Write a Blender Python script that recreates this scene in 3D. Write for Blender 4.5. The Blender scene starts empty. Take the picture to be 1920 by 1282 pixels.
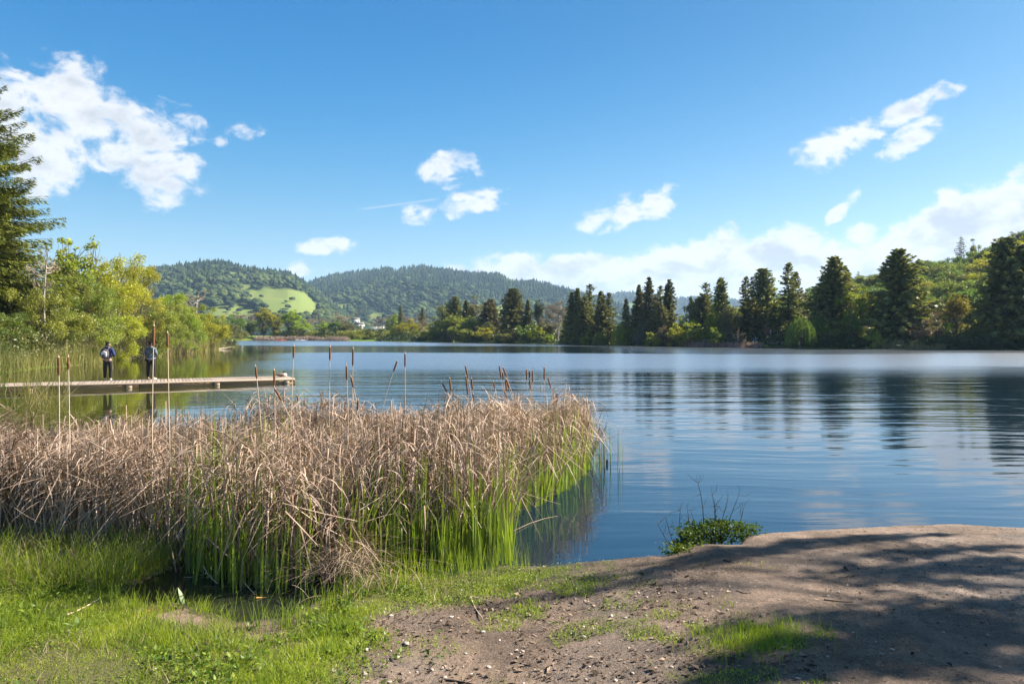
import bpy, math, random
import numpy as np
from mathutils import Vector, Matrix

S = bpy.context.scene
COL = S.collection
R = math.radians
RNG = np.random.default_rng(7)
random.seed(7)

# ------------------------------------------------------------------ camera
CAM_H, F_PX, CX, HY = 2.2, 1280.0, 960.0, 628.0
cam = bpy.data.objects.new('camera', bpy.data.cameras.new('camera'))
COL.objects.link(cam)
cam.location = (0, 0, CAM_H)
cam.rotation_euler = (R(90), 0, 0)
cam.data.lens = 24
cam.data.sensor_width = 36
cam.data.shift_y = -13 / 1920
cam.data.clip_start = 0.05
cam.data.clip_end = 30000
S.camera = cam
S.view_settings.view_transform = 'Standard'
S.view_settings.look = 'None'
S.view_settings.gamma = 1.0
S.view_settings.use_curve_mapping = False
S.view_settings.exposure = 1.75
try:
    S.cycles.max_bounces = 8
    S.cycles.transparent_max_bounces = 8
    S.cycles.volume_bounces = 0
    S.cycles.sample_clamp_indirect = 4
except Exception:
    pass

SUN_AZ, SUN_EL = R(72), R(38)
SUN_DIR = Vector((math.cos(SUN_EL) * math.sin(SUN_AZ), math.cos(SUN_EL) * math.cos(SUN_AZ), math.sin(SUN_EL)))
sl = bpy.data.lights.new('sun', 'SUN')
sl.energy = 5.0
sl.angle = R(0.53)
sl.color = (1.0, 0.94, 0.84)
sun = bpy.data.objects.new('sun', sl)
sun.rotation_euler = SUN_DIR.to_track_quat('Z', 'Y').to_euler()
sun.location = SUN_DIR * 60
COL.objects.link(sun)


class NT:
    """small helper round a node tree"""
    def __init__(self, tree):
        self.t = tree
        tree.nodes.clear()

    def n(self, typ, **kw):
        nd = self.t.nodes.new(typ)
        for k, v in kw.items():
            setattr(nd, k, v)
        return nd

    def put(self, sock, v):
        if isinstance(v, bpy.types.NodeSocket):
            self.t.links.new(v, sock)
        elif v is not None:
            if isinstance(v, (tuple, list)) and len(v) == 3 and sock.type == 'RGBA':
                v = (*v, 1)
            sock.default_value = v

    def m(self, op, a, b=None, c=None, clamp=False):
        nd = self.n('ShaderNodeMath', operation=op, use_clamp=clamp)
        self.put(nd.inputs[0], a)
        if b is not None: self.put(nd.inputs[1], b)
        if c is not None: self.put(nd.inputs[2], c)
        return nd.outputs[0]

    def smooth(self, v, lo, hi, a=0.0, b=1.0):
        nd = self.n('ShaderNodeMapRange', interpolation_type='SMOOTHSTEP')
        self.put(nd.inputs[0], v); self.put(nd.inputs[1], lo); self.put(nd.inputs[2], hi)
        self.put(nd.inputs[3], a); self.put(nd.inputs[4], b)
        return nd.outputs[0]

    def mix(self, f, a, b, blend='MIX'):
        nd = self.n('ShaderNodeMix', data_type='RGBA', blend_type=blend)
        self.put(nd.inputs[0], f); self.put(nd.inputs[6], a); self.put(nd.inputs[7], b)
        return nd.outputs[2]

    def noise(self, vec, scale, detail=4, rough=0.5, dist=0.0):
        nd = self.n('ShaderNodeTexNoise')
        if vec is not None: self.put(nd.inputs['Vector'], vec)
        nd.inputs['Scale'].default_value = scale
        nd.inputs['Detail'].default_value = detail
        nd.inputs['Roughness'].default_value = rough
        nd.inputs['Distortion'].default_value = dist
        return nd.outputs[0]

    def mapping(self, vec, scale=(1, 1, 1), loc=(0, 0, 0), rot=(0, 0, 0)):
        nd = self.n('ShaderNodeMapping')
        self.put(nd.inputs[0], vec)
        nd.inputs['Scale'].default_value = scale
        nd.inputs['Location'].default_value = loc
        nd.inputs['Rotation'].default_value = rot
        return nd.outputs[0]


# ------------------------------------------------------------------ sky
def px_angles(x, y):
    az = math.degrees(math.atan((x - CX) / F_PX))
    el = math.degrees(math.atan((HY - y) / math.hypot(F_PX, x - CX)))
    return az, el

world = bpy.data.worlds.new('World')
S.world = world
world.use_nodes = True
w = NT(world.node_tree)
SKY_STRENGTH = 0.05
sky = w.n('ShaderNodeTexSky', sky_type='NISHITA', sun_disc=False)
sky.sun_elevation = SUN_EL
sky.sun_rotation = SUN_AZ
sky.altitude = 0
sky.air_density = 1.0
sky.dust_density = 0.55
sky.ozone_density = 2.2
geo = w.n('ShaderNodeTexCoord').outputs['Generated']
sep = w.n('ShaderNodeSeparateXYZ'); w.put(sep.inputs[0], geo)
az_s = w.m('MULTIPLY', w.m('ARCTAN2', sep.outputs[0], sep.outputs[1]), 57.29578)
el_s = w.m('MULTIPLY', w.m('ARCSINE', sep.outputs[2]), 57.29578)
# wispy domain warp
wn = w.n('ShaderNodeTexNoise'); w.put(wn.inputs['Vector'], geo)
wn.inputs['Scale'].default_value = 9; wn.inputs['Detail'].default_value = 3
wsub = w.n('ShaderNodeVectorMath', operation='SUBTRACT'); w.put(wsub.inputs[0], wn.outputs['Color']); wsub.inputs[1].default_value = (.5, .5, .5)
wsc = w.n('ShaderNodeVectorMath', operation='SCALE'); w.put(wsc.inputs[0], wsub.outputs[0]); wsc.inputs['Scale'].default_value = 0.05
wadd = w.n('ShaderNodeVectorMath', operation='ADD'); w.put(wadd.inputs[0], geo); w.put(wadd.inputs[1], wsc.outputs[0])
dirw = wadd.outputs[0]
LOBES = [
    (30, 190, 60, 62, 0, 1), (110, 195, 110, 72, 8, 1.1), (190, 245, 120, 72, 18, 1.1), (275, 275, 100, 66, 20, 1.05), (50, 275, 130, 75, 0, .95),
    (300, 325, 66, 50, 30, .85), (340, 270, 52, 44, 25, .8), (410, 268, 24, 12, 0, .6), (465, 245, 34, 13, -25, .5), (-80, 240, 120, 90, 0, 1),
    (852, 318, 42, 28, -20, .95), (815, 320, 26, 16, -10, .75), (885, 376, 54, 20, -8, .9), (850, 398, 24, 15, 0, .6), (788, 400, 30, 15, 0, .5), 
    (1122, 400, 40, 20, -28, .95), (1178, 393, 48, 26, -8, 1), (1232, 378, 38, 24, -15, 1), (1168, 415, 34, 14, -20, .8),
    (615, 463, 46, 15, -5, 1), (580, 505, 40, 18, 0, .72), (855, 505, 26, 10, 0, .5),
    (1565, 275, 62, 34, -15, 1), (1635, 242, 58, 20, -27, .95), (1710, 203, 62, 17, -24, .95), (1772, 176, 45, 15, -14, .9),
    (1705, 258, 62, 20, -28, .95), (1762, 225, 36, 12, -38, .75),
    (960, 512, 52, 28, 0, 1.05), (1030, 518, 50, 22, 0, 1), (1105, 515, 70, 27, 0, 1.05), (1190, 512, 75, 30, 0, 1.05), (1268, 505, 65, 35, 0, 1.1),
    (1375, 497, 75, 42, 0, 1.15), (1462, 500, 80, 46, 0, 1.15), (1555, 512, 95, 42, 0, 1.1), (1640, 505, 90, 36, 0, 1.05), (1160, 545, 230, 34, 0, 1.1), (1420, 540, 240, 40, 0, 1.15),
    (1640, 550, 240, 55, 0, 1.15), (1750, 455, 90, 45, -20, 1.1), (1830, 425, 95, 50, -18, 1.2), (1925, 415, 100, 60, -8, 1.25), (1850, 490, 180, 60, 0, 1.2),
    (1618, 443, 44, 20, -20, .8), (1580, 390, 34, 9, -45, .6), (1912, 320, 34, 17, -20, .8), (2060, 420, 160, 75, 0, 1.2), (2300, 430, 220, 80, 0, 1.2),
]
acc = None
for (lx, ly, rx, ry, rot, amp) in LOBES:
    a0, e0 = px_angles(lx, ly)
    ra = abs(px_angles(lx + rx, ly)[0] - px_angles(lx - rx, ly)[0]) / 2
    re = abs(px_angles(lx, ly + ry)[1] - px_angles(lx, ly - ry)[1]) / 2
    c, s_ = math.cos(R(rot)), math.sin(R(rot))
    da = w.m('SUBTRACT', az_s, a0); de = w.m('SUBTRACT', el_s, e0)
    # picture y runs down, elevation runs up
    u = w.m('MULTIPLY_ADD', da, c / ra, w.m('MULTIPLY', de, -s_ / ra))
    v = w.m('MULTIPLY_ADD', da, s_ / re, w.m('MULTIPLY', de, c / re))
    r2 = w.m('MULTIPLY_ADD', u, u, w.m('MULTIPLY', v, v))
    val = w.m('MULTIPLY_ADD', r2, -0.60 * amp, (1.55 if (ly > 395 and lx > 930 and amp >= 1) else 1.02 if amp >= .95 else .85) * amp)
    acc = val if acc is None else w.m('SMOOTH_MAX', acc, val, 0.12)
# fair-weather clouds all round the rest of the sky
gen = w.noise(w.mapping(geo, (3.2, 3.2, 8)), 1.0, 3, .5)
gen = w.m('MULTIPLY_ADD', gen, 6.0, -3.75)
side = w.smooth(w.m('ABSOLUTE', az_s), 46, 60)
gen = w.m('SUBTRACT', gen, w.m('MULTIPLY_ADD', side, -2.0, 2.0))
acc = w.m('MAXIMUM', w.m('MAXIMUM', acc, gen), -1.2)
fb = w.noise(w.mapping(dirw, (1, 1, 1.5)), 15, 9, .58, .25)
fb2 = w.noise(w.mapping(dirw, (1, 1, 1.4), (3, 1, 7)), 46, 6, .55)
edge = w.m('MULTIPLY_ADD', fb, 4.6, w.m('MULTIPLY_ADD', fb2, 2.4, -3.43))
dens = w.m('ADD', acc, edge)
cov = w.smooth(dens, 0.0, 1.0)
cov = w.m('MULTIPLY', cov, w.smooth(dens, 0.0, 1.3, .75, 1.0))
# a straight thin contrail
ca, ce = px_angles(750, 383)
da = w.m('SUBTRACT', az_s, ca); de = w.m('SUBTRACT', el_s, ce)
cs, sn = math.cos(R(9)), math.sin(R(9))
cu = w.m('MULTIPLY_ADD', da, cs, w.m('MULTIPLY', de, sn)); cv = w.m('MULTIPLY_ADD', da, -sn, w.m('MULTIPLY', de, cs))
con = w.m('MULTIPLY', w.smooth(w.m('ABSOLUTE', cv), 0.03, .13, .26, 0), w.smooth(w.m('ABSOLUTE', cu), 2.4, 3.6, 1, 0))
cov = w.m('MAXIMUM', cov, con)
shade = w.noise(w.mapping(dirw, (1, 1, 2.0), (0, .4, .22)), 17, 5, .5)
body = w.smooth(w.m('MULTIPLY_ADD', shade, 3.6, w.m('MULTIPLY', dens, .55)), 2.2, 3.4)
k = 1.0 / SKY_STRENGTH
ccol = w.mix(body, (.30 * k, .302 * k, .304 * k), (.19 * k, .20 * k, .216 * k))
hs = w.n('ShaderNodeHueSaturation'); w.put(hs.inputs['Color'], sky.outputs[0])
w.put(hs.inputs['Saturation'], w.smooth(el_s, 0, 26, 1.08, 1.40))
sdot = w.n('ShaderNodeVectorMath', operation='DOT_PRODUCT'); w.put(sdot.inputs[0], geo); sdot.inputs[1].default_value = SUN_DIR
# clear air: deepest blue a right angle away from the sun, paler towards it and towards the horizon
deep = w.mix(w.smooth(sdot.outputs['Value'], .1, .9), (.10, .95, 1.06), (.50, .74, .71))
skyc = w.mix(1.0, hs.outputs[0], w.mix(w.smooth(el_s, -2, 27), (.86, .83, .83), deep), 'MULTIPLY')
colr = w.mix(w.m('MULTIPLY', cov, .96), skyc, ccol)
bg = w.n('ShaderNodeBackground'); w.put(bg.inputs[0], colr); bg.inputs[1].default_value = SKY_STRENGTH
wo = w.n('ShaderNodeOutputWorld'); w.t.links.new(bg.outputs[0], wo.inputs[0])


# ------------------------------------------------------------------ helpers
def PX(x, y, z=0.0):
    """a point of the photograph on the level z"""
    d = (CAM_H - z) * F_PX / (y - HY)
    return ((x - CX) / F_PX * d, d)

def XD(x, d):
    return ((x - CX) / F_PX * d, d)

def ZD(y, d):
    return CAM_H + (HY - y) / F_PX * d

def tag(o, label=None, cat=None, group=None, kind=None):
    if label: o['label'] = label
    if cat: o['category'] = cat
    if group: o['group'] = group
    if kind: o['kind'] = kind
    return o

def empty(name, loc, rz=0.0, label=None, cat=None, group=None):
    o = bpy.data.objects.new(name, None)
    COL.objects.link(o)
    o.location = loc
    o.rotation_euler = (0, 0, rz)
    o.empty_display_size = 0.2
    return tag(o, label, cat, group)

def mesh(name, V, F, mats=(), tint=None, smooth=False, midx=None, attrs=None):
    V = np.asarray(V, dtype=np.float32)
    if not isinstance(F, (list, tuple)) or (len(F) and not isinstance(F[0], np.ndarray)):
        F = [np.asarray(F, dtype=np.int32)]
    me = bpy.data.meshes.new(name)
    me.vertices.add(len(V))
    me.vertices.foreach_set('co', V.ravel())
    tot = np.concatenate([np.full(len(f), f.shape[1], dtype=np.int32) for f in F])
    loops = np.concatenate([f.ravel() for f in F]).astype(np.int32)
    me.loops.add(len(loops))
    me.loops.foreach_set('vertex_index', loops)
    me.polygons.add(len(tot))
    st = np.zeros(len(tot), dtype=np.int32)
    st[1:] = np.cumsum(tot)[:-1]
    me.polygons.foreach_set('loop_start', st)
    if midx is not None:
        me.polygons.foreach_set('material_index', np.asarray(midx, dtype=np.int32))
    if smooth:
        me.polygons.foreach_set('use_smooth', np.ones(len(tot), dtype=bool))
    for nm, arr in (attrs or {}).items():
        a = me.attributes.new(nm, 'FLOAT', 'POINT')
        a.data.foreach_set('value', np.asarray(arr, dtype=np.float32))
    if tint is not None:
        a = me.attributes.new('tint', 'FLOAT', 'POINT')
        a.data.foreach_set('value', np.asarray(tint, dtype=np.float32))
    me.update(calc_edges=True)
    for mt in (mats if isinstance(mats, (list, tuple)) else [mats]):
        me.materials.append(mt)
    return me

def link(name, me, parent=None, loc=None):
    o = bpy.data.objects.new(name, me)
    COL.objects.link(o)
    if parent is not None: o.parent = parent
    if loc is not None: o.location = loc
    return o

class MB:
    """collects shapes into one mesh"""
    def __init__(self):
        self.V, self.F, self.M, self.T, self.n = [], [], [], [], 0

    def add(self, V, F, mat=0, tint=None):
        V = np.asarray(V, dtype=float)
        self.V.append(V)
        if not isinstance(F, list): F = [F]
        for f in F:
            f = np.asarray(f, dtype=np.int32)
            self.F.append(f + self.n)
            self.M.append(np.full(len(f), mat))
        self.T.append(np.full(len(V), .5) if tint is None else np.broadcast_to(tint, (len(V),)))
        self.n += len(V)
        return self

    def box(self, x0, x1, y0, y1, z0, z1, mat=0, bev=0.0):
        if bev <= 0:
            V = [(x, y, z) for z in (z0, z1) for y in (y0, y1) for x in (x0, x1)]
            F = [(0, 2, 3, 1), (4, 5, 7, 6), (0, 1, 5, 4), (2, 6, 7, 3), (0, 4, 6, 2), (1, 3, 7, 5)]
            return self.add(V, np.array(F), mat)
        b = bev
        V, F = [], []
        # chamfered top edges, plain bottom
        ring = lambda i, z: [(x0 + i, y0 + i, z), (x1 - i, y0 + i, z), (x1 - i, y1 - i, z), (x0 + i, y1 - i, z)]
        V = ring(0, z0) + ring(0, z1 - b) + ring(b, z1)
        F = [(3, 2, 1, 0), (8, 9, 10, 11)]
        for k_ in (0, 4):
            for i in range(4):
                j = (i + 1) % 4
                F.append((k_ + i, k_ + j, k_ + 4 + j, k_ + 4 + i))
        return self.add(V, np.array(F), mat)

    def tube(self, pts, rad, sides=6, mat=0, cap=True, tint=None):
        V, F = tube(pts, rad, sides, cap)
        return self.add(V, F, mat, tint)

    def mesh(self, name, mats, smooth=False, tint=False):
        F = self.F
        # merge same-sized face arrays is not needed, mesh() takes a list
        midx = np.concatenate(self.M)
        return mesh(name, np.concatenate(self.V), list(F), mats, np.concatenate(self.T) if tint else None, smooth, midx)

def tube(pts, rad, sides=6, cap=True):
    pts = np.asarray(pts, dtype=float)
    n = len(pts)
    rad = np.broadcast_to(np.asarray(rad, dtype=float), (n,))
    tan = np.gradient(pts, axis=0)
    tan /= np.linalg.norm(tan, axis=1)[:, None] + 1e-9
    ref = np.array([0, 0, 1.0]) if abs(tan[:, 2]).mean() < 0.85 else np.array([1.0, 0, 0])
    a = np.cross(tan, ref); a /= np.linalg.norm(a, axis=1)[:, None] + 1e-9
    b = np.cross(tan, a)
    th = np.linspace(0, 2 * np.pi, sides, endpoint=False)
    V = (pts[:, None, :] + rad[:, None, None] * (np.cos(th)[None, :, None] * a[:, None, :] + np.sin(th)[None, :, None] * b[:, None, :])).reshape(-1, 3)
    i = np.arange(n - 1)[:, None] * sides; j = np.arange(sides)[None, :]; j2 = (j + 1) % sides
    Q = np.stack([i + j, i + j2, i + sides + j2, i + sides + j], -1).reshape(-1, 4)
    F = [Q]
    if cap:
        F.append(np.arange(sides)[None, :].astype(np.int32))
        F.append(((n - 1) * sides + np.arange(sides)[::-1])[None, :])
    return V, F

def hash2(ix, iy, seed):
    h = (ix.astype(np.int64) * 374761393 + iy.astype(np.int64) * 668265263 + seed * 1442695041) & 0x7fffffff
    h = ((h ^ (h >> 13)) * 1274126177) & 0x7fffffff
    return ((h ^ (h >> 16)) & 0xffff) / 65535.0

def vnoise(x, y, seed=0):
    ix, iy = np.floor(x), np.floor(y)
    fx, fy = x - ix, y - iy
    fx = fx * fx * (3 - 2 * fx); fy = fy * fy * (3 - 2 * fy)
    ix = ix.astype(np.int64); iy = iy.astype(np.int64)
    a, b = hash2(ix, iy, seed), hash2(ix + 1, iy, seed)
    c, d = hash2(ix, iy + 1, seed), hash2(ix + 1, iy + 1, seed)
    return (a + (b - a) * fx) * (1 - fy) + (c + (d - c) * fx) * fy

def fbm(x, y, oct_=4, seed=0):
    s_, a, t = 0, .5, 0
    for o in range(oct_):
        s_ = s_ + a * vnoise(x * 2 ** o + 17.3 * o, y * 2 ** o + 9.1 * o, seed + o)
        t += a; a *= .5
    return s_ / t

def sstep(v, lo, hi):
    t = np.clip((v - lo) / (hi - lo), 0, 1)
    return t * t * (3 - 2 * t)

def poly_sd(px, py, poly):
    """distance to a polygon's outline, negative inside"""
    poly = np.asarray(poly, dtype=float)
    d2 = np.full(px.shape, 1e18); inside = np.zeros(px.shape, dtype=bool)
    n = len(poly)
    for i in range(n):
        ax, ay = poly[i]; bx, by = poly[(i + 1) % n]
        ex, ey = bx - ax, by - ay
        t = np.clip(((px - ax) * ex + (py - ay) * ey) / (ex * ex + ey * ey + 1e-12), 0, 1)
        d2 = np.minimum(d2, (px - ax - t * ex) ** 2 + (py - ay - t * ey) ** 2)
        c = ((ay > py) != (by > py))
        if by != ay:
            xi = (bx - ax) * (py - ay) / (by - ay) + ax
            inside ^= c & (px < xi)
    d = np.sqrt(d2)
    return np.where(inside, -d, d)


# ------------------------------------------------------------------ materials
def new_mat(name):
    m_ = bpy.data.materials.new(name)
    m_.use_nodes = True
    return m_, NT(m_.node_tree)

def out(t, sh, disp=None):
    o = t.n('ShaderNodeOutputMaterial')
    t.t.links.new(sh, o.inputs[0])

def leaf_mat(name, lo, hi, trans=0.35, obj_var=0.25, gloss=0.03):
    """thin foliage: reflects and lets light through, colour from each leaf's own tint"""
    m_, t = new_mat(name)
    at = t.n('ShaderNodeAttribute', attribute_name='tint')
    oi = t.n('ShaderNodeObjectInfo')
    c = t.mix(at.outputs['Fac'], lo, hi)
    hsv = t.n('ShaderNodeHueSaturation')
    t.put(hsv.inputs['Color'], c)
    t.put(hsv.inputs['Hue'], t.m('MULTIPLY_ADD', oi.outputs['Random'], .03, .485))
    t.put(hsv.inputs['Value'], t.m('MULTIPLY_ADD', oi.outputs['Random'], obj_var, 1 - obj_var / 2))
    d = t.n('ShaderNodeBsdfDiffuse'); t.put(d.inputs[0], hsv.outputs[0])
    tr = t.n('ShaderNodeBsdfTranslucent'); t.put(tr.inputs[0], t.mix(1.0, hsv.outputs[0], (1.15, 1.2, .6), 'MULTIPLY'))
    mx = t.n('ShaderNodeMixShader'); mx.inputs[0].default_value = trans
    t.t.links.new(d.outputs[0], mx.inputs[1]); t.t.links.new(tr.outputs[0], mx.inputs[2])
    sh = mx.outputs[0]
    if gloss > 0:
        g = t.n('ShaderNodeBsdfGlossy'); g.inputs['Roughness'].default_value = .45
        m2 = t.n('ShaderNodeMixShader'); m2.inputs[0].default_value = gloss
        t.t.links.new(sh, m2.inputs[1]); t.t.links.new(g.outputs[0], m2.inputs[2]); sh = m2.outputs[0]
    out(t, sh)
    return m_

def plain_mat(name, col, rough=.7, var=.25, scale=8.0, bump=0.0, spec=.3, metal=0.0, obj_rand=0.0, stretch=(1, 1, 1)):
    m_, t = new_mat(name)
    tc = t.n('ShaderNodeTexCoord').outputs['Object']
    vec = t.mapping(tc, stretch)
    nz = t.noise(vec, scale, 5, .6)
    f = t.m('MULTIPLY_ADD', nz, 2 * var, 1 - var)
    if obj_rand:
        oi = t.n('ShaderNodeObjectInfo')
        f = t.m('MULTIPLY', f, t.m('MULTIPLY_ADD', oi.outputs['Random'], 2 * obj_rand, 1 - obj_rand))
    v = t.n('ShaderNodeVectorMath', operation='SCALE'); v.inputs[0].default_value = col; t.put(v.inputs['Scale'], f)
    p = t.n('ShaderNodeBsdfPrincipled')
    t.put(p.inputs['Base Color'], v.outputs[0]); p.inputs['Roughness'].default_value = rough
    p.inputs['Specular IOR Level'].default_value = spec; p.inputs['Metallic'].default_value = metal
    if bump:
        b = t.n('ShaderNodeBump'); b.inputs['Strength'].default_value = .6; b.inputs['Distance'].default_value = bump
        t.put(b.inputs['Height'], nz); t.put(p.inputs['Normal'], b.outputs[0])
    out(t, p.outputs[0])
    return m_

M = {}
M['bark'] = plain_mat('bark', (.11, .085, .065), .9, .4, 6, .02, .1, stretch=(1, 1, .3))
M['pale_bark'] = plain_mat('pale_bark', (.30, .25, .21), .9, .35, 8, .01, .1)
M['dark_bark'] = plain_mat('dark_bark', (.05, .04, .032), .9, .4, 6, .02, .1)
M['bare_twigs'] = leaf_mat('bare_twigs', (.17, .115, .075), (.34, .25, .175), .05, .3, 0)
M['pale_twigs'] = leaf_mat('pale_twigs', (.24, .18, .12), (.42, .33, .24), .05, .2, 0)
M['willow_yellow'] = leaf_mat('willow_yellow', (.20, .21, .014), (.42, .39, .028), .42, .2)
M['willow_green'] = leaf_mat('willow_green', (.12, .155, .020), (.29, .30, .045), .42, .25)
M['leaf_green'] = leaf_mat('leaf_green', (.065, .11, .016), (.17, .23, .034), .4, .25)
M['leaf_bright'] = leaf_mat('leaf_bright', (.15, .21, .018), (.33, .37, .04), .45, .2)
M['leaf_olive'] = leaf_mat('leaf_olive', (.08, .085, .028), (.18, .17, .06), .35, .3)
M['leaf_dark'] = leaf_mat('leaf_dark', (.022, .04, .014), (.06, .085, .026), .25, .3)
M['leaf_brown'] = leaf_mat('leaf_brown', (.12, .085, .05), (.25, .19, .115), .25, .25)
M['oak_green'] = leaf_mat('oak_green', (.085, .11, .018), (.25, .27, .05), .35, .55)
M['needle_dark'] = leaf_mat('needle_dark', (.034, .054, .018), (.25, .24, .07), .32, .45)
M['needle_brown'] = leaf_mat('needle_brown', (.065, .06, .022), (.22, .19, .075), .25, .3)
M['needle_pale'] = leaf_mat('needle_pale', (.07, .095, .06), (.19, .22, .13), .2, .2)
M['needle_sunny'] = leaf_mat('needle_sunny', (.05, .07, .012), (.19, .19, .03), .22, .2)
M['dead_reed'] = leaf_mat('dead_reed', (.085, .048, .030), (.54, .39, .29), .06, .1, .02)
M['green_reed'] = leaf_mat('green_reed', (.075, .125, .014), (.36, .40, .04), .42, .1, .05)
M['marsh_reed'] = leaf_mat('marsh_reed', (.10, .12, .03), (.40, .33, .15), .3, .1, .02)
M['grass'] = leaf_mat('grass', (.09, .155, .012), (.41, .44, .05), .45, .1, .04)
M['dry_grass'] = leaf_mat('dry_grass', (.20, .15, .08), (.42, .34, .20), .25, .1)
M['herb'] = leaf_mat('herb', (.05, .10, .012), (.22, .28, .03), .35, .1, .02)
M['litter'] = leaf_mat('litter', (.025, .018, .013), (.34, .25, .175), .03, .1, 0)
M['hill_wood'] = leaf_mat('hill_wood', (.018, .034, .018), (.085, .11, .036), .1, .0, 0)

# ------------------------------------------------------------------ the lake's outline and the ground
LAKE = [(-22, 16), (-26, 25), (-28, 35), (-30.5, 44), (-31.5, 50), (-34, 57), (-36, 64), (-40, 80), (-43, 97), (-51, 127), (-68, 165), (-97, 232),
        (-103, 272), (-88, 266), (-72, 256), (-48, 236), (-17, 202), (5, 166), (17, 157), (26, 142), (34, 129), (41, 121), (48, 113.5), (58, 109), (67, 103),
        (75, 101), (86, 98), (100, 88), (100, 55), (80, 26), (50, 10), (22, 7.6), (10, 7.25), (7.4, 7.0), (6.2, 7.16), (5.1, 7.14), (4.6, 7.28), (4.05, 7.22), (3.4, 7.10), (2.86, 7.0), (2.45, 6.92), (2.18, 6.76), (2.05, 6.55),
        (1.75, 6.62), (1.5, 6.5), (1.4, 6.33), (1.15, 6.40), (.94, 6.42), (.5, 6.45), (.2, 6.47), (-.05, 6.52), (-.35, 6.35), (-.6, 6.2), (-.9, 6.35), (-1.25, 6.2), (-1.55, 5.75),
        (-1.75, 5.3), (-2.1, 5.2), (-2.4, 5.42), (-2.75, 5.62), (-3.05, 5.55), (-3.35, 5.75), (-3.3, 6.15), (-3.15, 6.6), (-3.6, 7.0), (-5, 7.3), (-7, 7.6), (-10, 9), (-16, 12)]

def land_z(x, y, fine=True):
    sd = poly_sd(x, y, LAKE)
    # steep little bank on the right, gentle marsh on the left
    if fine:
        sd = sd + np.exp(-(sd / .25) ** 2) * .10 * (fbm(x * 4.5, y * 4.5, 4, 91) - .5)
    rt = sstep(x, -.3, 1.9) * sstep(-y, -12, -8.5)
    bank = rt * .20 * sstep(sd, 0, .18) + .012
    bank = bank + (.03 + .04 * rt) * np.clip(sd, 0, 1) + .075 * np.clip(sd, 0, 3.5)
    n = fbm(x * .9, y * .9, 4, 3) - .5
    if fine:
        bank = bank + np.clip(sd * 2, 0, 1) * ((.10 - .055 * rt) * n + (.030 - .004 * rt) * (fbm(x * 5, y * 5, 4, 11) - .5) + (.016 - .002 * rt) * (fbm(x * 17, y * 17, 3, 5) - .5))
    far_rise = .045 * np.clip(sd - 3.5, 0, 30)
    bank = np.where(y > 14, .05 + np.minimum(1.6, .07 * np.clip(sd, 0, 40)), bank + np.minimum(far_rise, .5))
    bed = -np.minimum(.8, .05 + .6 * np.clip(-sd, 0, 5))
    return np.where(sd > 0, bank, bed), sd

def land_at(x, y):
    z, _ = land_z(np.array([float(x)]), np.array([float(y)]), False)
    return float(z[0])

GRASS_PX = [(-200, 985), (250, 1000), (300, 1140), (420, 1160), (540, 1160), (600, 1095), (700, 1062), (860, 1060), (1010, 1066), (1040, 1085), (960, 1112), (860, 1128), (760, 1150), (700, 1185), (650, 1240), (615, 1300), (560, 1500), (-900, 1500), (-900, 985)]
GRASS2_PX = [(890, 1275), (960, 1248), (1060, 1240), (1130, 1262), (1160, 1300), (1000, 1420), (860, 1330)]
GRASS3_PX = [(1330, 1250), (1360, 1200), (1440, 1185), (1540, 1195), (1590, 1215), (1560, 1245), (1500, 1262), (1530, 1310), (1300, 1350)]
def to_ground(poly, z=.27):
    return [PX(x, y, z if z > .3 else min(.34, max(.07, .07 + .27 * (y - 1060) / 220))) for x, y in poly]
GP = [to_ground(GRASS_PX, .28), to_ground(GRASS2_PX, .44), to_ground(GRASS3_PX, .44)]

def grass_density(x, y):
    n = fbm(x * 2.2, y * 2.2, 4, 21) - .5
    n2 = fbm(x * 7, y * 7, 3, 33) - .5
    d = np.zeros(x.shape)
    for i, p in enumerate(GP):
        sd = poly_sd(x, y, p)
        soft = (.45, .16, .16)[i]
        d = np.maximum(d, sstep(-sd + .9 * n + .55 * n2 - (.02, .05, .05)[i], -soft * .5, soft))
    # a thin growth over the worn ground in the middle
    mid = np.exp(-((x - .35) / .95) ** 2 - ((y - 5.2) / .9) ** 2)
    mid2 = np.exp(-((x - 1.0) / .5) ** 2 - ((y - 4.2) / .35) ** 2)
    d = np.maximum(d, (mid + .8 * mid2) * sstep(n + .7 * n2, .06, .30) * .6)
    return d

def grid_faces(nx, ny, keep=None):
    i = np.arange(ny - 1)[:, None] * nx + np.arange(nx - 1)[None, :]
    Q = np.stack([i, i + 1, i + nx + 1, i + nx], -1)
    if keep is not None: return Q[keep]
    return Q.reshape(-1, 4)

# near bank
NX0, NX1, NY0, NY1 = -12.0, 14.0, -10.0, 9.6
def near_grid():
    xs = np.concatenate([np.arange(NX0, -5.2, .14), np.arange(-5.2, 6.2, .034), np.arange(6.2, NX1 + .1, .14)])
    ys = np.concatenate([np.arange(NY0, 2.8, .16), np.arange(2.8, 7.6, .034), np.arange(7.6, NY1 + .1, .14)])
    X, Y = np.meshgrid(xs, ys)
    Z, sd = land_z(X, Y)
    return X, Y, Z, sd, len(xs), len(ys)
X, Y, Z, sd, nx, ny = near_grid()
gd = grass_density(X, Y)

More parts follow.
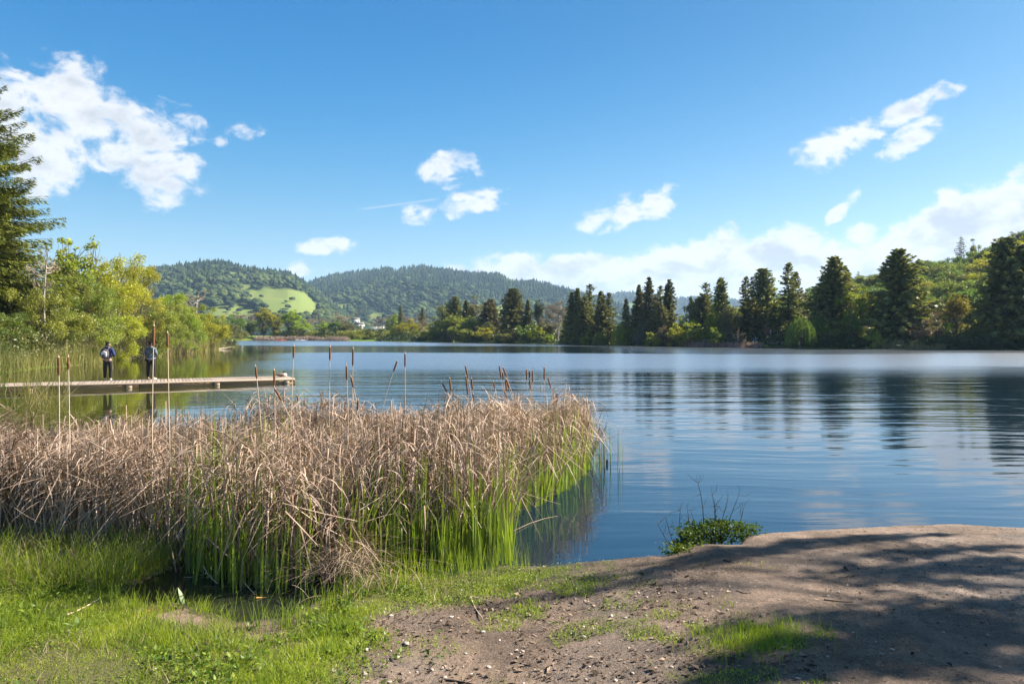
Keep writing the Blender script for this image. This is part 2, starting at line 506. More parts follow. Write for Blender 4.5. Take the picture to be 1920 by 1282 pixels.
m_, t = new_mat('bank_soil')
pos = t.n('ShaderNodeNewGeometry').outputs['Position']
ga = t.n('ShaderNodeAttribute', attribute_name='grassy').outputs['Fac']
wet = t.n('ShaderNodeAttribute', attribute_name='wet').outputs['Fac']
gravel = t.n('ShaderNodeAttribute', attribute_name='gravel').outputs['Fac']
n1 = t.noise(pos, 1.6, 6, .6)
n2 = t.noise(pos, 9, 6, .65)
n3 = t.noise(pos, 46, 5, .7)
n4 = t.noise(t.mapping(pos, (1, 1.5, 1), (7, 3, 0), (0, 0, .5)), 62, 4, .75)
base = t.mix(t.smooth(n1, .36, .66), (.115, .076, .051), (.25, .17, .118))
base = t.mix(t.m('MULTIPLY', t.smooth(n2, .50, .66), .65), base, (.075, .052, .038))
base = t.mix(t.m('MULTIPLY', t.smooth(n3, .52, .72), .6), base, (.36, .27, .20))
base = t.mix(t.m('MULTIPLY', t.smooth(n3, .47, .30), .85), base, (.05, .037, .029))
n5 = t.noise(pos, 210, 3, .75)
base = t.mix(t.m('MULTIPLY', t.smooth(n5, .54, .68), .55), base, (.42, .33, .26))
base = t.mix(t.m('MULTIPLY', t.smooth(n5, .44, .30), .7), base, (.045, .033, .026))
base = t.mix(t.m('MULTIPLY', gravel, t.smooth(n4, .35, .65)), base, (.30, .265, .235))
base = t.mix(t.m('MULTIPLY', gravel, t.smooth(n4, .50, .36)), base, (.035, .03, .026))
base = t.mix(wet, base, (.045, .033, .025))
base = t.mix(t.m('MULTIPLY', ga, .85), base, t.mix(n3, (.05, .055, .016), (.12, .12, .035)))
p = t.n('ShaderNodeBsdfPrincipled'); t.put(p.inputs['Base Color'], base)
t.put(p.inputs['Roughness'], t.m('MULTIPLY_ADD', wet, -.45, .92)); p.inputs['Specular IOR Level'].default_value = .25
b = t.n('ShaderNodeBump'); b.inputs['Strength'].default_value = 1; b.inputs['Distance'].default_value = .028
t.put(b.inputs['Height'], t.m('ADD', t.m('MULTIPLY', n3, .6), t.m('MULTIPLY_ADD', n2, 1.2, t.m('MULTIPLY_ADD', n5, .28, t.m('MULTIPLY', n4, .3))))); t.put(p.inputs['Normal'], b.outputs[0])
out(t, p.outputs[0]); M['soil'] = m_
gravel_a = np.clip(sstep(X, 2.0, 4.6) * sstep(-Y, -6.2, -4.4) * 1.1 + .25 * sstep(fbm(X * 1.3, Y * 1.3, 3, 8), .5, .7), 0, 1)
wet_a = np.clip(sstep(-sd, -.14, 0) * (.75 + .2 * (X < .6)) + .55 * sstep(fbm(X * .8 + 4, Y * 1.6, 4, 44), .55, .72) * (X > -.6) * (Y > 3.2), 0, 1)
o = link('ground_bank', mesh('ground_bank', np.stack([X, Y, Z], -1).reshape(-1, 3), grid_faces(nx, ny), M['soil'], smooth=True,
         attrs={'grassy': gd.ravel(), 'wet': wet_a.ravel(), 'gravel': gravel_a.ravel()}))
tag(o, 'trodden brown earth bank with thin grass sloping to the water', 'bank', kind='structure')

# the ground beyond: one sheet to the horizon
def far_axis(lo, hi, step, lim):
    core = np.arange(lo, hi + step, step)
    a, v, s_ = [], hi + step, step
    while v < lim:
        s_ *= 1.35; v += s_; a.append(min(v, lim))
    b, v, s_ = [], lo, step
    while v > -lim:
        s_ *= 1.35; v -= s_; b.append(max(v, -lim))
    return np.unique(np.concatenate([np.array(b[::-1]), core, np.array(a)]))
xs = far_axis(-128, 128, 2.6, 4300); ys = far_axis(-20, 300, 2.6, 4300)
FX, FY = np.meshgrid(xs, ys)
FZ, fsd = land_z(FX, FY, False)
FZ = np.where(fsd > 0, np.maximum(FZ, .02) - .04 * ((FX > NX0 - 3) & (FX < NX1 + 3) & (FY < NY1 + 3)), np.minimum(FZ, -.3))
q = lambda A: A[:-1, :-1]
hole = (FX[:-1, :-1] > NX0) & (FX[1:, 1:] < NX1) & (FY[:-1, :-1] > NY0) & (FY[1:, 1:] < NY1)
m_, t = new_mat('meadow_ground')
pos = t.n('ShaderNodeNewGeometry').outputs['Position']
n1 = t.noise(pos, .05, 5, .6); n2 = t.noise(pos, 1.2, 5, .6)
c = t.mix(t.smooth(n1, .4, .62), (.10, .17, .022), (.13, .13, .04))
c = t.mix(t.m('MULTIPLY', t.smooth(n2, .5, .7), .6), c, (.09, .07, .04))
d = t.n('ShaderNodeBsdfDiffuse'); t.put(d.inputs[0], c); out(t, d.outputs[0]); M['meadow'] = m_
o = link('ground', mesh('ground', np.stack([FX, FY, FZ], -1).reshape(-1, 3), grid_faces(len(xs), len(ys), ~hole), M['meadow'], smooth=True))
tag(o, 'grassy lowland round the lake', 'ground', kind='structure')

# ------------------------------------------------------------------ water
m_, t = new_mat('lake_water')
pos = t.n('ShaderNodeNewGeometry').outputs['Position']
sp = t.n('ShaderNodeSeparateXYZ'); t.put(sp.inputs[0], pos)
wx, wy = sp.outputs[0], sp.outputs[1]
wob = t.noise(t.mapping(pos, (.012, .035, 1)), 1.0, 4, .55)
wob2 = t.noise(t.mapping(pos, (.05, .16, 1), (3, 9, 0)), 1.0, 3, .5)
ww = t.m('ADD', t.m('MULTIPLY_ADD', wob, 1.0, -.5), t.m('MULTIPLY_ADD', wob2, .5, -.25))
# breeze lanes lie across the lake; lee shore on the left stays calm
lane1 = t.m('MULTIPLY', t.smooth(t.m('MULTIPLY_ADD', ww, 26, wy), 36, 50), t.smooth(t.m('MULTIPLY_ADD', ww, 30, wy), 88, 78))
lane2 = t.smooth(t.m('MULTIPLY_ADD', ww, 50, wy), 128, 150)
lane3 = t.m('MULTIPLY', t.m('MULTIPLY', t.smooth(t.m('MULTIPLY_ADD', ww, 10, wy), 30, 44), t.smooth(wx, 8, 22)), .6)
lee = t.smooth(t.m('ADD', wx, t.m('MULTIPLY_ADD', wy, .335, t.m('MULTIPLY', ww, 10))), -4.5, 3)
ruf = t.m('MULTIPLY', t.m('MAXIMUM', t.m('MAXIMUM', lane1, lane2), lane3), t.m('MAXIMUM', lee, t.m('MULTIPLY', lane2, .9)))
near = t.smooth(wy, 26, 9)
# ripples: crests run along x
warp = t.noise(t.mapping(pos, (.25, .25, 1)), 1.0, 2, .5)
cy = t.m('MULTIPLY_ADD', warp, 1.6, wy)
cmb = t.n('ShaderNodeCombineXYZ'); t.put(cmb.inputs[0], t.m('MULTIPLY', wx, .16)); t.put(cmb.inputs[1], cy)
r1 = t.noise(cmb.outputs[0], 1.7, 3, .45)
r2 = t.noise(t.mapping(pos, (.9, 3.6, 1), (0, 0, 0), (0, 0, .12)), 1.0, 3, .5)
r3 = t.noise(t.mapping(pos, (.10, .45, 1), (5, 5, 0), (0, 0, -.06)), 1.0, 2, .5)
lee_amp = t.m('MULTIPLY_ADD', lee, .86, .14)
swell = t.m('MULTIPLY', t.m('MULTIPLY_ADD', r1, .030, t.m('MULTIPLY_ADD', r2, .0085, t.m('MULTIPLY', r3, .07))), lee_amp)
calm_near = t.m('MULTIPLY_ADD', near, -.66, 1.0)
hgt = t.m('MULTIPLY', swell, calm_near)
chop = t.noise(t.mapping(pos, (2.0, 4.5, 1)), 1.0, 4, .6)
hgt = t.m('ADD', hgt, t.m('MULTIPLY', t.m('MULTIPLY', chop, ruf), .03))
b = t.n('ShaderNodeBump'); b.inputs['Strength'].default_value = 1.0; b.inputs['Distance'].default_value = 1.0
t.put(b.inputs['Height'], hgt)
gl = t.n('ShaderNodeBsdfGlossy'); gl.distribution = 'GGX'
t.put(gl.inputs['Roughness'], t.m('MULTIPLY_ADD', ruf, .20, t.m('MULTIPLY_ADD', lee, .035, .02))); t.put(gl.inputs['Normal'], b.outputs[0])
gl.inputs[0].default_value = (.97, .98, 1, 1)
df = t.n('ShaderNodeBsdfDiffuse')
t.put(df.inputs[0], t.mix(lee, (.032, .032, .006), (.004, .014, .026)))
fr = t.n('ShaderNodeFresnel'); fr.inputs[0].default_value = 1.75; t.put(fr.inputs['Normal'], b.outputs[0])
mx = t.n('ShaderNodeMixShader'); t.put(mx.inputs[0], fr.outputs[0]); t.t.links.new(df.outputs[0], mx.inputs[1]); t.t.links.new(gl.outputs[0], mx.inputs[2])
out(t, mx.outputs[0]); M['water'] = m_
o = link('lake_water', mesh('lake_water', [(-135, 4.2, 0), (135, 4.2, 0), (135, 300, 0), (-135, 300, 0)], np.array([[0, 1, 2, 3]]), M['water']))
tag(o, 'calm blue lake with ripples and reflections of trees and clouds', 'lake', kind='structure')

# ------------------------------------------------------------------ hills
m_, t = new_mat('hill_soil')
pos = t.n('ShaderNodeNewGeometry').outputs['Position']
md = t.n('ShaderNodeAttribute', attribute_name='meadow').outputs['Fac']
n1 = t.noise(pos, .02, 5, .6); n2 = t.noise(pos, .1, 4, .6)
c1 = t.mix(n1, (.115, .16, .04), (.165, .18, .055))
c1 = t.mix(t.m('MULTIPLY', t.smooth(n2, .52, .7), .35), c1, (.11, .15, .04))
c0 = t.mix(n2, (.03, .045, .014), (.06, .075, .022))
d = t.n('ShaderNodeBsdfDiffuse'); t.put(d.inputs[0], t.mix(md, c0, c1)); out(t, d.outputs[0]); M['hill'] = m_

def hill(name, label, ridge, r_ridge, r_foot, tree_h, meadows, rough, nu, nv, seed, z_foot=1.0, bulge=1.35, back=.35):
    """a terrain body; ridge = skyline of the photograph as (x, y), laid out at its real distance"""
    px = np.array([p_[0] for p_ in ridge], float); py = np.array([p_[1] for p_ in ridge], float)
    u = np.linspace(px[0], px[-1], nu)
    yr = np.interp(u, px, py)
    rr = np.interp(u, px, r_ridge) if np.ndim(r_ridge) else np.full(nu, float(r_ridge))
    rf = np.interp(u, px, r_foot) if np.ndim(r_foot) else np.full(nu, float(r_foot))
    zr = CAM_H + (HY - yr) / F_PX * rr - tree_h
    zr = np.maximum(zr, z_foot + .5)
    tt = np.concatenate([np.linspace(0, 1, nv), 1 + back * np.linspace(0, 1, 8)[1:] ** 1.2])
    D = rf[None, :] + (rr - rf)[None, :] * tt[:, None]
    prof = np.where(tt <= 1, 1 - (1 - np.clip(tt, 0, 1)) ** bulge, 1 - ((tt - 1) / back) * .8)[:, None]
    XX = (u[None, :] - CX) / F_PX * D
    g = (fbm(XX / rough[0], D / rough[0], 4, seed) - .5) * rough[1]
    ZZ = z_foot + (zr - z_foot)[None, :] * prof + g * np.clip(4 * tt * np.clip(1.02 - tt, 0.05, 1), 0, 1)[:, None]
    ZZ[0] = z_foot - 3
    upx = np.broadcast_to(u[None, :], ZZ.shape)
    ypx = HY - (ZZ - CAM_H) / D * F_PX
    mead = np.zeros(ZZ.shape)
    for mp in meadows:
        wv = (fbm(XX / 30, D / 30, 3, seed + 5) - .5) * 9
        mead = np.maximum(mead, sstep(-poly_sd(upx + wv, ypx + wv * .4, mp), -2, 2))
    V = np.stack([XX, D, ZZ], -1).reshape(-1, 3)
    o = link(name, mesh(name, V, grid_faces(nu, len(tt)), M['hill'], smooth=True, attrs={'meadow': mead.ravel()}))
    tag(o, label, 'hill', kind='structure')
    def sample(uu, t_):
        """points on the slope: uu, t_ in 0..1"""
        fi = np.clip(uu * (nu - 1), 0, nu - 1.001); fj = np.clip(t_ * (nv - 1), 0, nv - 1.001)
        i = fi.astype(int); j = fj.astype(int); a = fi - i; b_ = fj - j
        def bl(A):
            return (A[j, i] * (1 - a) + A[j, i + 1] * a) * (1 - b_) + (A[j + 1, i] * (1 - a) + A[j + 1, i + 1] * a) * b_
        return bl(XX), bl(D), bl(ZZ), bl(mead)
    return sample, (u, rr, rf)

# low-poly crowns for woods a kilometre and more away
def wood_templates():
    T = []
    r_ = np.random.default_rng(3)
    for k_ in range(5):                                  # spired conifers: tiers of ragged skirts
        V, F, tn = [], [], []
        tiers = 4
        for i in range(tiers):
            zb = .08 + .80 * i / tiers; zt = min(1.0, zb + .42)
            rb = .21 * (1 - i / tiers) ** .8 + .04
            n = 7; b0 = len(V)
            for j in range(n):
                a = 2 * math.pi * (j + r_.random() * .5) / n
                rr = rb * r_.uniform(.6, 1.25)
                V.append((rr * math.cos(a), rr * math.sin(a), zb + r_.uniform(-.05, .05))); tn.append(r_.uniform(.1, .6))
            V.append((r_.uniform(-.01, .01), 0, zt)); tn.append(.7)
            F += [(b0 + j, b0 + (j + 1) % n, b0 + n) for j in range(n)]
        T.append((np.array(V), np.array(F), np.array(tn)))
    for k_ in range(5):                                  # rounded broadleaves: lumpy balls
        V, F, tn = [], [], []
        for lob in range(4):
            c = np.array([r_.uniform(-.28, .28), r_.uniform(-.28, .28), r_.uniform(.42, .72)]) if lob else np.array([0, 0, .55])
            rad = r_.uniform(.26, .38) if lob else .42
            b0 = len(V)
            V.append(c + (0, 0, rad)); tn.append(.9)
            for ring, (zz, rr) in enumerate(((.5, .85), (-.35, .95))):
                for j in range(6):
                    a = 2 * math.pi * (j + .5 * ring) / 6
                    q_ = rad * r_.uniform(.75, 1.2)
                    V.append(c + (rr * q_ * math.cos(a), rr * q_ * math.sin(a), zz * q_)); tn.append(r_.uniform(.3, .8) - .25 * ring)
            for j in range(6):
                k2 = (j + 1) % 6
                F += [(b0, b0 + 1 + j, b0 + 1 + k2), (b0 + 1 + j, b0 + 7 + j, b0 + 1 + k2), (b0 + 1 + k2, b0 + 7 + j, b0 + 7 + k2)]
        T.append((np.array(V), np.array(F), np.array(tn)))
    return T
WT = wood_templates()

def woodland(name, label, sample, n, conifer, hmin, hmax, seed, mat, dens=None, mead_keep=.015, fam=None):
    r_ = np.random.default_rng(seed)
    uu = r_.random(n); tt = r_.random(n) ** .85
    x, y, z, md_ = sample(uu, tt)
    pc = conifer(uu, tt, x, y)
    keep = (md_ < .3) | (r_.random(n) < mead_keep)
    if dens is not None: keep &= r_.random(n) < dens(uu, tt, x, y)
    x, y, z, pc = x[keep], y[keep], z[keep], pc[keep]
    isc = r_.random(len(x)) < pc
    hh = r_.uniform(hmin, hmax, len(x)) * np.where(isc, 1.25, .85) * r_.uniform(.75, 1.1, len(x))
    rot = r_.uniform(0, 6.283, len(x)); which = r_.integers(0, 5, len(x)) + np.where(isc, 0, 5)
    tone = r_.uniform(-.4, .5, len(x)) + np.where(isc, -.3, .05) + 1.3 * (fbm(x / 55, y / 55, 3, seed + 40) - .5)
    hh = hh * r_.uniform(.7, 1.25, len(x))
    Vs, Fs, Ts, off = [], [], [], 0
    for k_ in range(10):
        s_ = np.nonzero(which == k_)[0]
        if not len(s_): continue
        V, F, tn = WT[k_]
        c, sn = np.cos(rot[s_]), np.sin(rot[s_])
        wd = hh[s_] * (1.0 if k_ < 5 else 1.25)
        P_ = np.empty((len(s_), len(V), 3))
        P_[:, :, 0] = x[s_, None] + (V[None, :, 0] * c[:, None] - V[None, :, 1] * sn[:, None]) * wd[:, None]
        P_[:, :, 1] = y[s_, None] + (V[None, :, 0] * sn[:, None] + V[None, :, 1] * c[:, None]) * wd[:, None]
        P_[:, :, 2] = z[s_, None] - .4 + V[None, :, 2] * hh[s_, None]
        Vs.append(P_.reshape(-1, 3))
        Fs.append((F[None] + (off + np.arange(len(s_)) * len(V))[:, None, None]).reshape(-1, 3))
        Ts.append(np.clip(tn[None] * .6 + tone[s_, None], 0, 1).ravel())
        off += len(s_) * len(V)
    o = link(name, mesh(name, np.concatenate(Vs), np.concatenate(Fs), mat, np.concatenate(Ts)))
    tag(o, label, 'woodland', kind='stuff')

MEAD_A = [[(452, 548), (500, 540), (548, 543), (572, 549), (592, 568), (596, 588), (560, 600), (505, 590), (500, 575), (462, 562)],
          [(422, 512), (446, 511), (444, 522), (428, 522)], [(452, 534), (482, 534), (478, 542), (456, 545)], [(385, 572), (470, 577), (480, 600), (392, 600)], [(560, 585), (600, 580), (590, 600)]]
MEAD_B = [[(628, 568), (652, 570), (650, 588), (620, 590)], [(735, 508), (748, 506), (750, 510), (736, 511)], [(790, 516), (830, 517), (825, 521)], [(925, 552), (935, 552), (934, 555), (925, 555)], [(935, 519), (985, 524), (1000, 532), (960, 530)], [(700, 585), (720, 585), (720, 600), (690, 600)], [(925, 575), (950, 572), (950, 600), (925, 600)]]
ridge_a = [(150, 520), (230, 512), (285, 503), (330, 499), (372, 495), (400, 491), (430, 495), (455, 503), (500, 508), (540, 513), (562, 524), (585, 541), (610, 560), (650, 590), (690, 612)]
sa, _ = hill('hill_meadow', 'wooded hill with bright green meadow patches left of the valley notch', ridge_a, 1500, 760, 9, MEAD_A, (130, 26), 240, 44, 51)
ridge_b = [(470, 570), (540, 545), (585, 528), (620, 517), (660, 512), (715, 506), (755, 505), (790, 502), (830, 507), (870, 513), (920, 515), (960, 521), (1000, 529), (1040, 537), (1075, 546), (1110, 556), (1170, 575), (1240, 600)]
sb, _ = hill('hill_forest', 'long dark forested hill in the middle distance', ridge_b, 2300, 1150, 10, MEAD_B, (170, 42), 260, 44, 62)
ridge_c = [(1000, 590), (1060, 565), (1110, 556), (1150, 552), (1185, 547), (1215, 550), (1250, 560), (1290, 558), (1330, 556), (1370, 562), (1430, 570), (1560, 580)]
sc, _ = hill('hill_distant', 'pale blue farthest ridge low behind the conifers', ridge_c, 3600, 2500, 10, [[(1150, 570), (1190, 568), (1180, 585), (1150, 585)]], (260, 40), 120, 24, 73)
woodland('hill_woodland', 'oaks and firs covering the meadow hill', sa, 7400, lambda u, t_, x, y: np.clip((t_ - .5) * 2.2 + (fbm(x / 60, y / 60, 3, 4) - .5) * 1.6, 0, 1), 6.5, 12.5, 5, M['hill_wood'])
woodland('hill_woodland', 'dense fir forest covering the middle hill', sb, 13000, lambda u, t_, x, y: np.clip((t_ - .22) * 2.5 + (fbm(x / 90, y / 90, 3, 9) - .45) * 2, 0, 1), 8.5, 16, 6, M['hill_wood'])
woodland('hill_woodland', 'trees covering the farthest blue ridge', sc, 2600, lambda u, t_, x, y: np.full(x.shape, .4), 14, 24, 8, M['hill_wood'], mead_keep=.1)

# the near hillside on the right
ridge_d = [(1230, 600), (1300, 588), (1400, 570), (1500, 548), (1560, 532), (1610, 522), (1660, 512), (1720, 492), (1760, 488), (1820, 480), (1860, 462), (1920, 438), (2000, 405), (2150, 350), (2400, 330)]
sdh, _ = hill('hillside', 'steep green hillside rising behind the right shore', ridge_d,
              np.array([330, 330, 320, 310, 300, 295, 290, 280, 275, 265, 258, 250, 240, 225, 200.0]), np.array([190, 185, 175, 165, 160, 158, 155, 152, 150, 148, 146, 142, 136, 128, 110.0]),
              6.5, [], (45, 7), 160, 40, 84, 1.2, 1.15)

# ------------------------------------------------------------------ tree builders
def unit(v):
    return v / (np.linalg.norm(v, axis=-1, keepdims=True) + 1e-9)

def kites(P, A, B, ln, wd, fold=None):
    """leaf-shaped quads at P, long axis A, side axis B"""
    n = len(P)
    ln = np.broadcast_to(ln, (n,))[:, None]; wd = np.broadcast_to(wd, (n,))[:, None]
    V = np.stack([P - A * ln * .5, P + B * wd * .5 - A * ln * .08, P + A * ln * .5, P - B * wd * .5 - A * ln * .08], 1)
    if fold is not None:
        V[:, 1] += fold * wd; V[:, 3] += fold * wd
    F = np.arange(n * 4).reshape(n, 4)
    return V.reshape(-1, 3), F

def rand_dirs(n, r_):
    v = r_.normal(size=(n, 3)); return unit(v)

def limb(p0, p1, r_, bend=.12, n=4, up=.1):
    p0, p1 = np.asarray(p0, float), np.asarray(p1, float)
    L = np.linalg.norm(p1 - p0)
    t = np.linspace(0, 1, n)[:, None]
    mid = r_.normal(size=3) * bend * L; mid[2] += -up * L
    return p0 + (p1 - p0) * t + np.sin(t * np.pi) * mid

def broadleaf(seed, h, w, nlobe=26, nleaf=5000, ls=.35, base=.12, stems=1, lobe_r=(.16, .30), trunk_r=None, gaps=.25, mats=None, flat=.85, skew=0.0, aspect=.5, tops=0.0):
    """trunk and limbs + a crown of many leaf clumps; returns the two meshes"""
    r_ = np.random.default_rng(seed)
    cz, rz, rw = h * (1 + base) / 2, h * (1 - base) / 2, w / 2
    C, LR = [], []
    for i in range(nlobe):
        d = rand_dirs(1, r_)[0]
        if d[2] < -.35 and r_.random() < .5: d[2] *= -1
        rad = r_.uniform(.25, .92) ** .7
        lr = r_.uniform(*lobe_r)
        c = d * rad * (1 - lr * .55)
        c[0] += skew * c[2]
        C.append((c[0] * rw, c[1] * rw, cz + c[2] * rz)); LR.append(lr * (rw + rz) / 2 * r_.uniform(.8, 1.2))
    for i in range(int(tops)):
        a = r_.uniform(0, 6.28); q_ = r_.uniform(.1, .6)
        C.append((math.cos(a) * q_ * rw, math.sin(a) * q_ * rw, cz + rz * r_.uniform(.75, .98))); LR.append(r_.uniform(.10, .16) * rw)
    C = np.array(C); LR = np.array(LR)
    tr = trunk_r or h * .022
    tb = MB()
    bases = []
    for s_ in range(stems):
        if stems == 1:
            b0 = np.array([0, 0, -.3]); top = np.array([skew * .4 * rw, 0, cz + rz * .35])
        else:
            a = 6.283 * s_ / stems + r_.uniform(-.4, .4)
            b0 = np.array([math.cos(a) * w * .05, math.sin(a) * w * .05, -.3])
            top = np.array([math.cos(a) * rw * .5, math.sin(a) * rw * .5, cz + rz * r_.uniform(0, .4)])
        pts = limb(b0, top, r_, .05, 6, 0)
        tb.tube(pts, np.linspace(tr, tr * .25, 6) / (stems ** .4), 7)
        bases.append(pts)
    for c, lr in zip(C, LR):
        pts = bases[r_.integers(stems)]
        k_ = min(4, max(1, int((c[2] / h) * 5 * r_.uniform(.35, .75))))
        lp = limb(pts[k_], c, r_, .10, 5, .08)
        tb.tube(lp, np.linspace(tr * .32, tr * .09, 5) / (stems ** .3), 5, cap=False)
        for j in range(3):
            e = c + rand_dirs(1, r_)[0] * lr * .95
            tb.tube(limb(lp[3], e, r_, .12, 3), np.linspace(tr * .10, tr * .03, 3), 3, cap=False)
    wgt = LR ** 2; wgt /= wgt.sum()
    li = r_.choice(len(C), size=nleaf, p=wgt)
    D = rand_dirs(nleaf, r_)
    rad = r_.random(nleaf) ** .38 * (1 + .16 * r_.normal(size=nleaf))
    P = C[li] + D * (LR[li] * rad)[:, None] * np.array([1, 1, flat])
    P[:, 2] = np.maximum(P[:, 2], .05 * h * r_.random(nleaf))
    # open pockets so that what is behind shows through
    pn = fbm(P[:, 0] / (w * .16) + seed, (P[:, 2] + P[:, 1] * .7) / (w * .16), 3, seed)
    keep = pn > np.quantile(pn, gaps * .8)
    P, D, li = P[keep], D[keep], li[keep]
    n = len(P)
    A = unit(rand_dirs(n, r_) + .5 * D + np.array([0, 0, -.25]))
    B = unit(np.cross(A, rand_dirs(n, r_) + .4 * D))
    sz = ls * r_.uniform(.6, 1.35, n)
    V, F = kites(P, A, B, sz, sz * aspect)
    lt = r_.uniform(0, 1, len(C))
    tn = np.clip(.5 + .42 * (lt[li] - .5) + .28 * r_.normal(size=n), 0, 1)
    cm = mesh('crown', V, F, mats[1], np.repeat(tn, 4))
    tm = tb.mesh('trunk', [mats[0]], smooth=True)
    return tm, cm

def conifer(seed, h, r, asp=.5, tilt=1.1, nb=360, spr=22, ls=.95, drop=.05, lean=0.0, mats=None, top_up=.5, ragged=.35, power=.85, base=.06, twin=False, droop=.25, bare=0.0):
    r_ = np.random.default_rng(seed)
    tb = MB(); Pn, An, Bn, Ln, Tn = [], [], [], [], []
    ls = ls * h / 16
    axes = [(0, 0, h)] if not twin else [(0, 0, h), (r * .38, .1 * r, h * .93)]
    sect = r_.uniform(0, 6.283, 5); samp = r_.uniform(.4, 1.0, 5)
    for ai, (ox, oy, ht) in enumerate(axes):
        pts = np.array([[ox * min(1, t_ * 3), oy * min(1, t_ * 3), -.3 + (ht + .2) * t_] for t_ in np.linspace(0, 1, 8)])
        tb.tube(pts, np.linspace(h * .020, h * .0025, 8), 8)
        n_b = nb if ai == 0 else int(nb * .7)
        for i in range(n_b):
            zf = base + (1 - base) * ((i + r_.random()) / n_b) ** .92
            zz = zf * ht
            L = r * 1.18 * (1 - zf) ** power * r_.uniform(1 - ragged, 1.08) + .02 * h
            a = i * 2.39996 + r_.uniform(-.5, .5)
            g = 1 + .22 * math.sin(a * 2 + sect[0] + zf * 5) + .15 * math.sin(a * 3 + sect[1] - zf * 9) + .16 * math.sin(zf * 38 + sect[2]) * (1 - zf)
            L *= g
            if zf < .25: L *= .75 + zf
            if r_.random() < drop: continue
            if ai and math.cos(a) < -.2: L *= .5
            slope = -droop * .6 + (top_up + droop) * zf ** 1.6 + r_.uniform(-.16, .16)
            dh = np.array([math.cos(a), math.sin(a), 0])
            s_ = np.linspace(0, 1, 4)[:, None]
            bp = np.array([ox * min(1, zf * 3), oy * min(1, zf * 3), zz]) + dh * L * s_ + np.array([0, 0, 1]) * L * (slope * s_ - droop * 1.1 * s_ ** 2 + (droop * 1.0) * s_ ** 3)
            tb.tube(bp, np.linspace(.012 * h * (1 - zf) * .35 + .01, .006, 4), 3, cap=False)
            n = max(5, int(spr * (.55 + .75 * L / r)))
            if bare and r_.random() < bare: n = max(1, n // 4)
            t_ = r_.uniform(.10, 1.0, n) ** .8
            p = np.stack([np.interp(t_, s_[:, 0], bp[:, k_]) for k_ in range(3)], -1)
            side = np.array([-dh[1], dh[0], 0])
            sd_ = r_.choice([-1.0, 1.0], n)
            spread = (1.05 - t_) * .30 * L
            p = p + side * (sd_ * spread * r_.random(n))[:, None]
            p[:, 2] -= r_.random(n) * .11 * L + .02
            ax_ = unit(dh * r_.uniform(.4, 1, n)[:, None] + side * (sd_ * r_.uniform(.2, 1.0, n))[:, None] + np.array([0, 0, 1]) * (slope * .5 - .28 + r_.normal(0, .25, n))[:, None])
            bx_ = unit(np.cross(ax_, np.array([0, 0, 1.0]) + tilt * rand_dirs(n, r_)))
            Pn.append(p); An.append(ax_); Bn.append(bx_)
            Ln.append(ls * r_.uniform(.6, 1.3, n) * (.55 + .45 * (1 - zf)))
            Tn.append(np.clip(.30 + .45 * t_ + r_.normal(0, .16, n) + r_.normal(0, .1), 0, 1))  # inner sprays darker, tips lighter: new growth, with bough shade put into tint
        # the leader
        n = 14
        p = np.stack([np.full(n, float(ox)), np.full(n, float(oy)), ht * np.linspace(.955, 1.0, n)], -1)
        Pn.append(p); An.append(unit(rand_dirs(n, r_) + np.array([0, 0, .8]))); Bn.append(rand_dirs(n, r_)); Ln.append(np.full(n, ls * .6)); Tn.append(np.full(n, .6))
    P = np.concatenate(Pn); A = np.concatenate(An); B = np.concatenate(Bn); L = np.concatenate(Ln)
    V, F = kites(P, A, B, L, L * asp)
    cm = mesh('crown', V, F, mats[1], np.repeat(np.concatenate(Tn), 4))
    tm = tb.mesh('trunk', [mats[0]], smooth=True)
    return tm, cm

